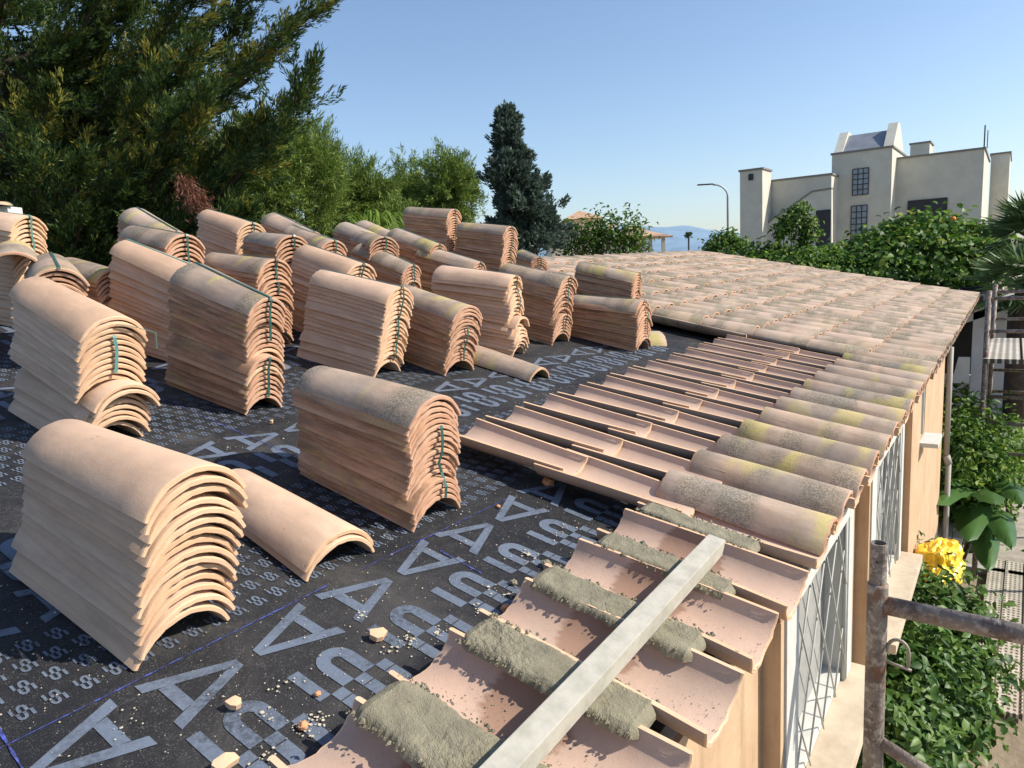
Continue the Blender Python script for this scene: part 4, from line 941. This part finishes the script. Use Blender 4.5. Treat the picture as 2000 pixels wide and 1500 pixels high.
# slatted stool, yellow bag, deck board
st = at_z(1842, 1030, -1.95); stool = empty('slatted_table', loc=(st[0], st[1], GZ)); tag(stool, 'small white slatted garden table at the wall', 'garden table')
hh = 2.6-1.95-.0
mb = MB()
for i in range(4): mb.box((-.24, -.17+i*.088, hh-.025), (.24, -.17+i*.088+.078, hh))
mb.build('table_top', WHITE, stool, bevel=.003)
for sx in (-1, 1):
    for sy in (-1, 1): MB().box((sx*.21-.02, sy*.14-.02, 0), (sx*.21+.02, sy*.14+.02, hh-.026)).build('leg', WHITE, stool)
mb = MB(); mb.box((-.19, -.155, hh-.12), (.19, -.135, hh-.03)); mb.box((-.225, -.12, hh-.12), (-.205, .12, hh-.03)); mb.build('apron', WHITE, stool)
def crumpled(name, c, size, mat, label, cat, seed, flat=.55):
    bm = bmesh.new(); bmesh.ops.create_icosphere(bm, subdivisions=5, radius=1)
    for vt in bm.verts:
        d = vt.co.normalized(); f = 1.1+.30*noise.noise(d*1.3+Vector((seed, 0, 0)))-.30*abs(noise.noise(d*2.6+Vector((0, seed, 0))))-.12*abs(noise.noise(d*6+Vector((0, seed, 4))))
        vt.co = Vector((d.x*size[0], d.y*size[1], d.z*size[2]))*f
    me = bpy.data.meshes.new(name); bm.to_mesh(me); bm.free()
    o = link(name, me, None, [mat]); o.location = c; return tag(o, label, cat)
yb = at_z(1838, 1106, -1.22)
crumpled('plastic_bag', yb, (.24, .12, .17), simple('yellow_plastic', (.85, .58, .03), .32, spec=.6), 'crumpled bright yellow plastic bag hanging over the shrub', 'bag', 2)
p0 = at_z(1945, 1385, GZ+.06); p1 = at_z(1968, 1095, GZ+.06)
dk = empty('scaffold_board', loc=(p0[0], p0[1], GZ)); d_ = Vector((p1[0]-p0[0], p1[1]-p0[1], 0)); ang = math.atan2(d_.y, d_.x); Ld = d_.length; dk.rotation_euler = (0, 0, ang)
tag(dk, 'perforated grey scaffold board lying on the ground beside the shrub', 'scaffold board')
def deck_mat(name, c, c2, sx, sy, rad=.30):
    mt, nt, bs = newmat(name); vec = objvec(nt, False); n = noi(nt, vec, 9, 6, .65); base = mix(nt, mapr(nt, n, .4, .65), c, c2)
    vo = N(nt, 'ShaderNodeTexVoronoi'); vo.inputs['Randomness'].default_value = 0; vo.inputs['Scale'].default_value = 1
    mp = N(nt, 'ShaderNodeMapping'); mp.inputs['Scale'].default_value = (sx, sy, 0); nt.links.new(vec, mp.inputs[0]); nt.links.new(mp.outputs[0], vo.inputs['Vector'])
    base = mix(nt, mapr(nt, vo.outputs['Distance'], rad-.04, rad+.04, 1, 0), base, (.07, .065, .055))
    nt.links.new(base, bs.inputs['Base Color']); bs.inputs['Roughness'].default_value = .75; return mt
HOLE = simple('hole_dark', (.06, .055, .045), .9)
DECKM = deck_mat('deck_grey', (.50, .46, .37), (.36, .32, .25), 20, 28)
mb = MB(); mb.box((0, -.15, .03), (Ld, .15, .06)); mb.box((0, -.155, .02), (Ld, -.145, .075)); mb.box((0, .145, .02), (Ld, .155, .075)); mb.box((0, -.012, .061), (Ld, .012, .072)); mb.build('plank', DECKM, dk, bevel=.002)

# ------------------------------------------------------------------ scaffolds
P = at_d(1717, 1060, 1.78); sc = empty('scaffolding', loc=(P[0], P[1], GZ)); tag(sc, 'paint spattered rusty scaffold frame in the right foreground with a curved hook', 'scaffold')
zt = P[2]-GZ
mb = MB(); mb.tube([(0, 0, 0), (0, 0, zt-.115), (0, 0, zt-.11), (0, 0, zt-.108)], [.0245, .0245, .0245, .021], 20)
mb.build('standard', RUST, sc, smooth=True)
mb = MB(); n_ = 20
V = []; F = []
for z, rr_ in ((zt-.11, .0195), (zt, .0195), (zt, .0165), (zt-.09, .0165)):
    for k in range(n_): a = 2*math.pi*k/n_; V.append((rr_*math.cos(a), rr_*math.sin(a), z))
for i in range(3):
    for k in range(n_): F.append((i*n_+k, i*n_+(k+1) % n_, (i+1)*n_+(k+1) % n_, (i+1)*n_+k))
mb.add(V, F); mb.build('spigot', RUST, sc, smooth=False)
h1 = -.165+P[2]-P[2]
mb = MB(); mb.tube([(0, -.018, zt-.165), (.004, -.75, zt-.175)], .0235, 20); mb.build('ledger', RUST, sc, smooth=True)
mb = MB(); mb.tube([(0, -.018, zt-.555), (.004, -.60, zt-.80)], .017, 16); mb.build('brace', RUST, sc, smooth=True)
mb = MB(); pts = [(0, -.022, zt-.30)]
for k in range(9): a = math.pi*k/8; pts.append((0, -.048+.026*math.cos(a)*1-.004, zt-.282+.03*math.sin(a)))
pts = [(0, -.024-.0*k, zt-.29) for k in range(1)]+[(0, -.026-.048*(1-math.cos(math.pi*k/8))/2, zt-.282+.030*math.sin(math.pi*k/8)) for k in range(9)]+[(0, -.074, zt-.32)]
mb.tube(pts, .0045, 8); mb.tube([(0, -.02, zt-.318), (0, -.082, zt-.328)], .004, 8); mb.build('hook', simple('hook_metal', (.30, .27, .22), .6, .3), sc, smooth=True)
mb = MB(); mb.tube([(-.0198, .001, zt-.045), (-.0185, .001, zt-.045)], .0032, 10); mb.build('pin_hole', HOLE, sc)

def far_frame(x, yl, yr, zt, zs, label, r_=.024):
    f = empty('scaffolding', loc=(x, yl, GZ)); tag(f, label, 'scaffold', 'rusty scaffold frames beyond the house corner')
    for y in (0, yr-yl): MB().tube([(0, y, 0), (0, y, zt-GZ)], r_, 10).build('standard', RUST, f, smooth=True)
    for z in zs: MB().tube([(0, 0, z-GZ), (0, yr-yl, z-GZ)], r_*.72, 8).build('rung', RUST, f, smooth=True)
XF = 6.0
zz = [at_x(1945, y, XF)[2] for y in (583, 647, 775, 826, 884)]
yl = at_x(1925, 700, XF)[1]; far_frame(XF, yl, yl-.95, at_x(1928, 568, XF)[2], zz, 'near rusty scaffold frame with ladder rungs beyond the house corner')
X2 = 7.6; zz = [at_x(1960, y, X2)[2] for y in (570, 623, 723, 765)]
yl2 = at_x(1941, 620, X2)[1]; far_frame(X2, yl2, yl2-1.0, at_x(1939, 556, X2)[2], zz, 'rear scaffold frame at the other end of the upper deck')
mb = MB(); zd = at_x(1930, 708, XF)[2]
fd = empty('scaffold_deck', loc=(XF, yl, zd)); tag(fd, 'pale perforated deck panels lying across the two far scaffold frames', 'scaffold deck')
for k in range(3):
    y0 = -.31*k+.02; mb.box((-.06, y0-.29, .0), (X2-XF+.05, y0, .045))
mb.build('panels', deck_mat('deck_pale', (.58, .54, .45), (.45, .41, .33), 16, 18, .34), fd, bevel=.004)

# ------------------------------------------------------------------ neighbour beyond the porch
NW = simple('neighbour_white', (.62, .62, .60), .9, 0, 2, (.54, .54, .52), .4, .6, .05)
nb = empty('neighbour_building', loc=(14, 0, GZ)); tag(nb, 'white neighbouring building in shade behind the far scaffold', 'building')
y0 = at_x(1897, 700, 14)[1]; y1 = at_x(1960, 740, 14)[1]
MB().box((0, y1, 0), (.3, y0, 2.05)).build('wall', NW, nb)
mb = MB(); mb.prism([(0, y0+.2, 1.9), (0, y1-1.4, 2.75), (0, y1-1.4, 2.6), (0, y0+.2, 1.75)][::-1], (3, 0, 0)); mb.box((.02, y1-2.5, 2.051), (.28, y1-.1, 2.3)); mb.build('roof', NW, nb)
MB().box((1.2, y0-.1, 0), (1.3, y0+4., 2.4)).build('shade_panel', simple('recess_shade', (.035, .035, .035), .9), nb)  # added near-black panel: painted shade of the garage interior
MB().box((-.3, y0-.15, 2.1), (1.2, y0+4., 2.3)).build('porch_roof', simple('dim_roof', (.10, .09, .08), .9), nb)
MB().box((.25, y1-1.6, 0), (.35, y1-.002, 2.05)).build('door', simple('doorway_shade', (.03, .03, .03), .6), nb)  # dark slab paints the shade of the open doorway
bal = empty('balustrade', loc=(14.3, 0, GZ)); tag(bal, 'low white breeze block balustrade in the shade under the eave', 'balustrade')
ya, yb_ = at_x(1895, 760, 14.3)[1], at_x(1855, 760, 14.3)[1]
mb = MB(); mb.box((0, ya, .62), (.14, yb_+1, .72)); mb.box((0, ya, 0), (.14, yb_+1, .12))
yy = ya
while yy < yb_+.9:
    for s in (1, -1): mb.tube([(.07, yy+.02, .37-s*.23), (.07, yy+.48, .37+s*.23)], .04, 6)
    mb.box((0, yy-.03, .121), (.14, yy+.03, .619)); yy += .5
mb.build('block', NW, bal)
lean = at_x(1880, 720, 13.8); mb = MB(); mb.prism([(13.8, at_x(1872, 700, 13.8)[1], -1.45), (13.8, at_x(1895, 700, 13.8)[1], -1.45), (13.9, at_x(1893, 745, 13.9)[1], -1.98), (13.9, at_x(1858, 745, 13.9)[1], -1.98)], (.03, 0, 0)); o = mb.build('leaning_panel', NW); tag(o, 'dim white panel leaning above the breeze block balustrade', 'panel')

# ------------------------------------------------------------------ modern block house
BW = simple('cream_render', (.58, .56, .47), .9, 0, 1.5, (.52, .50, .42), .4, .6, .03)
DK = simple('dark_metal', (.03, .03, .035), .5)
GB = simple('glass_block', (.30, .36, .40), .25, 0, 3, (.22, .27, .31), .4, .6, .0)
SLATE = simple('slate_roof', (.22, .24, .27), .6, 0, 1.5, (.17, .19, .22), .4, .6, .05)
bh = empty('modern_house', loc=(37, 4, GZ)); tag(bh, 'cream block shaped modern house with a slanted skylight, right of the street lamp', 'house')
BI = Matrix.Translation((-37, -4, -GZ))
def bb(mb, name, mat): o = mb.build(name, mat, bh); o.matrix_local = BI; return o
def slab(x, x2, pa, pb, ztop, z0=GZ):      # facade box between two photo columns on the plane x
    ya = at_x(pa[0], pa[1], x)[1]; yb = at_x(pb[0], pb[1], x)[1]; return (x, min(ya, yb), z0), (x2, max(ya, yb), ztop)
mb = MB(); mc = MB()
def blk(x, x2, pa, pb):
    zt_ = at_x(*pa, x)[2]; a, b = slab(x, x2, pa, pb, zt_); mb.box(a, b); mc.box((a[0]-.06, a[1]-.06, b[2]+.003), (b[0]+.06, b[1]+.06, b[2]+.09)); return a, b
tw = blk(37, 43, (1625,303), (1743,288)); rb = blk(38.6, 46, (1747,312), (1923,290)); 
cb = blk(33.9, 35.4, (1445,336), (1489,338)); lw = blk(35.5, 42, (1489,357), (1624,343)); r3 = blk(46.5, 52, (1936,303), (1973,302)); bx2 = blk(46, 48, (1778,283), (1816,277))
# stepped stair wall
xs = 34.9; pts = [at_x(*q, xs) for q in [(1489,441),(1586,373),(1624,367),(1624,520),(1489,520)]]
mb.prism([tuple(p) for p in pts], (.3, 0, 0)); mc.prism([tuple(at_x(*q, xs-.04)) for q in [(1489,440),(1586,372),(1624,366),(1624,369.5),(1586,375.5),(1489,443.5)]], (.4, 0, 0))
# skylight fins
def fin(qs, x, d): mb.prism([tuple(at_x(*q, x)) for q in qs], (d, 0, 0))
ztw = at_x(1625, 303, 37)[2]; yL, yR = tw[0][1], tw[1][1]
hl = yR-.35
def finw(y0, y1, h): mb.add([(37.15, y0, ztw+.1), (37.15, y1, ztw+.1), (41, y1, ztw+.1), (41, y0, ztw+.1), (38.6, y0, ztw+h), (38.6, y1, ztw+h), (39.3, y0, ztw+h), (39.3, y1, ztw+h)], [(0, 1, 5, 4), (4, 5, 7, 6), (6, 7, 2, 3), (0, 4, 6, 3), (1, 2, 7, 5), (0, 3, 2, 1)])
finw(yR-.45, yR-.05, 1.22); finw(yL-.02, yL+.40, 1.35)
bb(mb, 'wall', BW); bb(mc, 'coping', simple('coping_grey', (.20, .19, .17), .8))
mb = MB(); mb.add([(37.25, yL+.40, ztw+.12), (37.25, yR-.45, ztw+.12), (38.75, yR-.45, ztw+1.05), (38.75, yL+.40, ztw+1.05), (40.5, yR-.45, ztw+.1), (40.5, yL+.40, ztw+.1)], [(0, 1, 2, 3), (3, 2, 4, 5)]); bb(mb, 'skylight', SLATE)
def wnd(qs, x, mat, name, nx, nz):
    Q = [at_x(*q, x) for q in qs]; y0, y1 = Q[0][1], Q[1][1]; z1, z0 = Q[0][2], Q[2][2]; f = MB(); f.box((x-.03, min(y0, y1), z0), (x-.004, max(y0, y1), z1)); fo = bb(f, name, mat)
    g = MB(); Y0, Y1 = min(y0, y1), max(y0, y1)
    for i in range(nx+1): yy = Y0+(Y1-Y0)*i/nx; g.box((x-.06, yy-.018, z0), (x-.032, yy+.018, z1))
    for i in range(nz+1): z_ = z0+(z1-z0)*i/nz; g.box((x-.065, Y0, z_-.018), (x-.033, Y1, z_+.018))
    go = g.build('bars', DK, fo)
wnd([(1666,331),(1697,329),(1696,379)], 37, GB, 'window', 3, 5); wnd([(1663,403),(1694,401),(1693,472)], 37, GB, 'window', 3, 6)
wnd([(1774,393),(1850,388),(1850,440)], 38.6, DK, 'window', 2, 1); wnd([(1595,412),(1622,410),(1621,490)], 34.9, DK, 'door', 2, 4)
wnd([(1463,341),(1471,341),(1471,351)], 33.9, DK, 'chimney_opening', 1, 1)
mb = MB(); p_ = at_x(1922, 290, 39); mb.tube([(p_[0], p_[1], p_[2]), (p_[0], p_[1], p_[2]+1.05)], .03, 6); mb.tube([(p_[0], p_[1]-.12, p_[2]), (p_[0], p_[1]-.12, p_[2]+.8)], .02, 6); bb(mb, 'antenna', DK)
mb = MB(); Yw = r3[0][1]; mb.box((47.2, Yw-.05, 1.0), (47.9, Yw-.004, 2.6)); mb.box((49, Yw-.05, 1.0), (49.9, Yw-.004, 2.5)); bb(mb, 'side_window', DK)
# street lamp
lp = at_d(1422, 478, 30); top_z = at_d(1422, 385, 30)[2]; L_ = empty('street_lamp', loc=(lp[0], lp[1], GZ)); tag(L_, 'slim grey street lamp with a curved arm left of the modern house', 'street lamp')
h = top_z-GZ; pts = [(0, 0, 0), (0, 0, h)]; sd = np.array([-.574, .80, 0])*-1
sd = -CR[:, 0]; sd = sd/np.linalg.norm(sd); sd[2] = 0
for k in range(1, 9): a = math.pi/2*k/8; pts.append((sd[0]*.62*(1-math.cos(a)), sd[1]*.62*(1-math.cos(a)), h+.52*math.sin(a)))
mb = MB(); mb.tube(pts, [.06, .045]+[.035]*8, 10); mb.build('pole', simple('galvanised', (.30, .32, .34), .5, .4), L_, smooth=True)
e = pts[-1]; mb = MB(); sdv = Vector((sd[0], sd[1], 0)).normalized(); pv = Vector((-sdv.y, sdv.x, 0)); q = Vector(e)
mb.prism([q+pv*.06, q+sdv*.62+pv*.09, q+sdv*.66, q+sdv*.62-pv*.09, q-pv*.06], (0, 0, .05)); mb.build('lamp_head', DK, L_)
# distant villa
vl = empty('distant_villa', loc=(52, 24, GZ)); tag(vl, 'distant cream villa with terracotta roofs and a porch behind the leafy young tree', 'house'); VI = Matrix.Translation((-52, -24, -GZ))
def vb(mb, name, mat, par=vl): o = mb.build(name, mat, par); o.matrix_local = VI; return o
DV = 48
def vbox(mb, pa, pb, dist, depth=4., z0=None):
    A = at_d(*pa, dist); B = at_d(pb[0], pa[1], dist); zt_ = A[2]; zb = z0 if z0 is not None else at_d(*pb, dist)[2]
    n = np.array([CR[0][2], CR[1][2]])*-1; n = n/np.linalg.norm(n)*depth
    P4 = [(A[0], A[1]), (B[0], B[1]), (B[0]+n[0], B[1]+n[1]), (A[0]+n[0], A[1]+n[1])]
    mb.add([(x, y, zb) for x, y in P4]+[(x, y, zt_) for x, y in P4], [(0, 3, 2, 1), (4, 5, 6, 7), (0, 1, 5, 4), (1, 2, 6, 5), (2, 3, 7, 6), (3, 0, 4, 7)]); return P4, zt_
mb = MB(); vbox(mb, (1076,457), (1262,500), DV, 7, GZ); P4, z_ = vbox(mb, (1108,430), (1168,470), DV+1, 4); vbox(mb, (1074,424), (1092,470), DV-1, 1.2)
vbox(mb, (1293,463), (1299,500), DV-.5, .3, GZ); vbox(mb, (1268,463), (1274,500), DV-.5, .3, GZ); vbox(mb, (1190,437), (1206,460), DV+3, 1.); vbox(mb, (1262,459), (1304,463.5), DV-.5, 3)
vb(mb, 'wall', simple('villa_cream', (.62, .55, .43), .9))
TC = simple('villa_tiles', (.50, .32, .20), .85, 0, 3, (.42, .26, .16), .4, .6, .1)
mb = MB(); c_ = sum(np.array(p) for p in P4)/4
E4 = [np.array(p)+(np.array(p)-c_)*.30 for p in P4]; mb.add([(*p, z_+.02) for p in E4]+[(c_[0], c_[1], z_+.75)], [(0, 1, 4), (1, 2, 4), (2, 3, 4), (3, 0, 4), (3, 2, 1, 0)])
A = at_d(1262, 461, DV-.9); B = at_d(1314, 460, DV-.9); Cc = at_d(1230, 440, DV+4); Dd = at_d(1262, 450, DV+4); A2 = at_d(1205, 461, DV-.9)
mb.add([tuple(A2), tuple(B), tuple(Dd), tuple(Cc), (*(A2+np.array([0, 0, -.12])),), (*(B+np.array([0, 0, -.12])),)], [(0, 1, 2, 3), (0, 4, 5, 1)])
vbox(mb, (1074,452), (1112,457), DV-1.2, 2.); vb(mb, 'roof', TC)
mb = MB(); p_ = at_d(1076, 424, DV-1); mb.tube([tuple(p_), (p_[0], p_[1], p_[2]+.9)], .02, 5); vb(mb, 'antenna', DK)
# chimney top at the left edge
cm = empty('chimney', loc=tuple(at_d(20, 420, 5.6))); 
tag(cm, 'white chimney capped with clay tiles at the far left edge', 'chimney'); cz = cm.location.z
c2 = Vector(at_d(-20, 470, 5.6)); a_ = Vector(at_d(-50, 384, 5.6)); b_ = Vector(at_d(14, 404, 5.6)); dx = (b_-a_); dx.z = 0; dy = Vector((-dx.y, dx.x, 0)).normalized()*.16
cm.location = (a_.x, a_.y, rw(0, 3.9, -HM).z-.5)
mb = MB(); z0_ = 0; z1_ = a_.z-cm.location.z-.04
mb.prism([(0, 0, 0), (dx.x, dx.y, 0), (dx.x+dy.x, dx.y+dy.y, 0), (dy.x, dy.y, 0)], (0, 0, z1_-.05)); mb.build('stack', WHITE, cm)
for k in range(3):
    t = k/2.2; me = tiles('old', True)[k]; o = link('cap_tile', me, cm); o.matrix_local = Matrix.Translation((dx.x*t*.9+dy.x*.2, dx.y*t*.9+dy.y*.2, z1_-.045+(.02 if k == 1 else 0))) @ Matrix.Rotation(math.atan2(dx.y, dx.x)-3.1, 4, 'Z') @ Matrix.Diagonal((.7, .45, .5, 1))

hill('hills', 1500, 2600, 300, 2200, 140, (.20, .31, .42), 2)  # bluish colour paints distance haze onto the far hills
hill('hill_right', 75, 150, -60, 2, 17, (.05, .085, .03), 5)
# air: pale even haze round everything
mt = bpy.data.materials.new('haze_air'); mt.use_nodes = True; nt = mt.node_tree; nt.nodes.clear()
ou = nt.nodes.new('ShaderNodeOutputMaterial'); vo = nt.nodes.new('ShaderNodeVolumePrincipled'); vo.inputs['Color'].default_value = (.78, .87, 1, 1); vo.inputs['Density'].default_value = .00007; vo.inputs['Anisotropy'].default_value = .2
nt.links.new(vo.outputs[0], ou.inputs['Volume'])
mb = MB(); mb.box((-3050, -3050, GZ-2), (3050, 3050, 260)); o = mb.build('haze', mt); tag(o, kind='stuff')
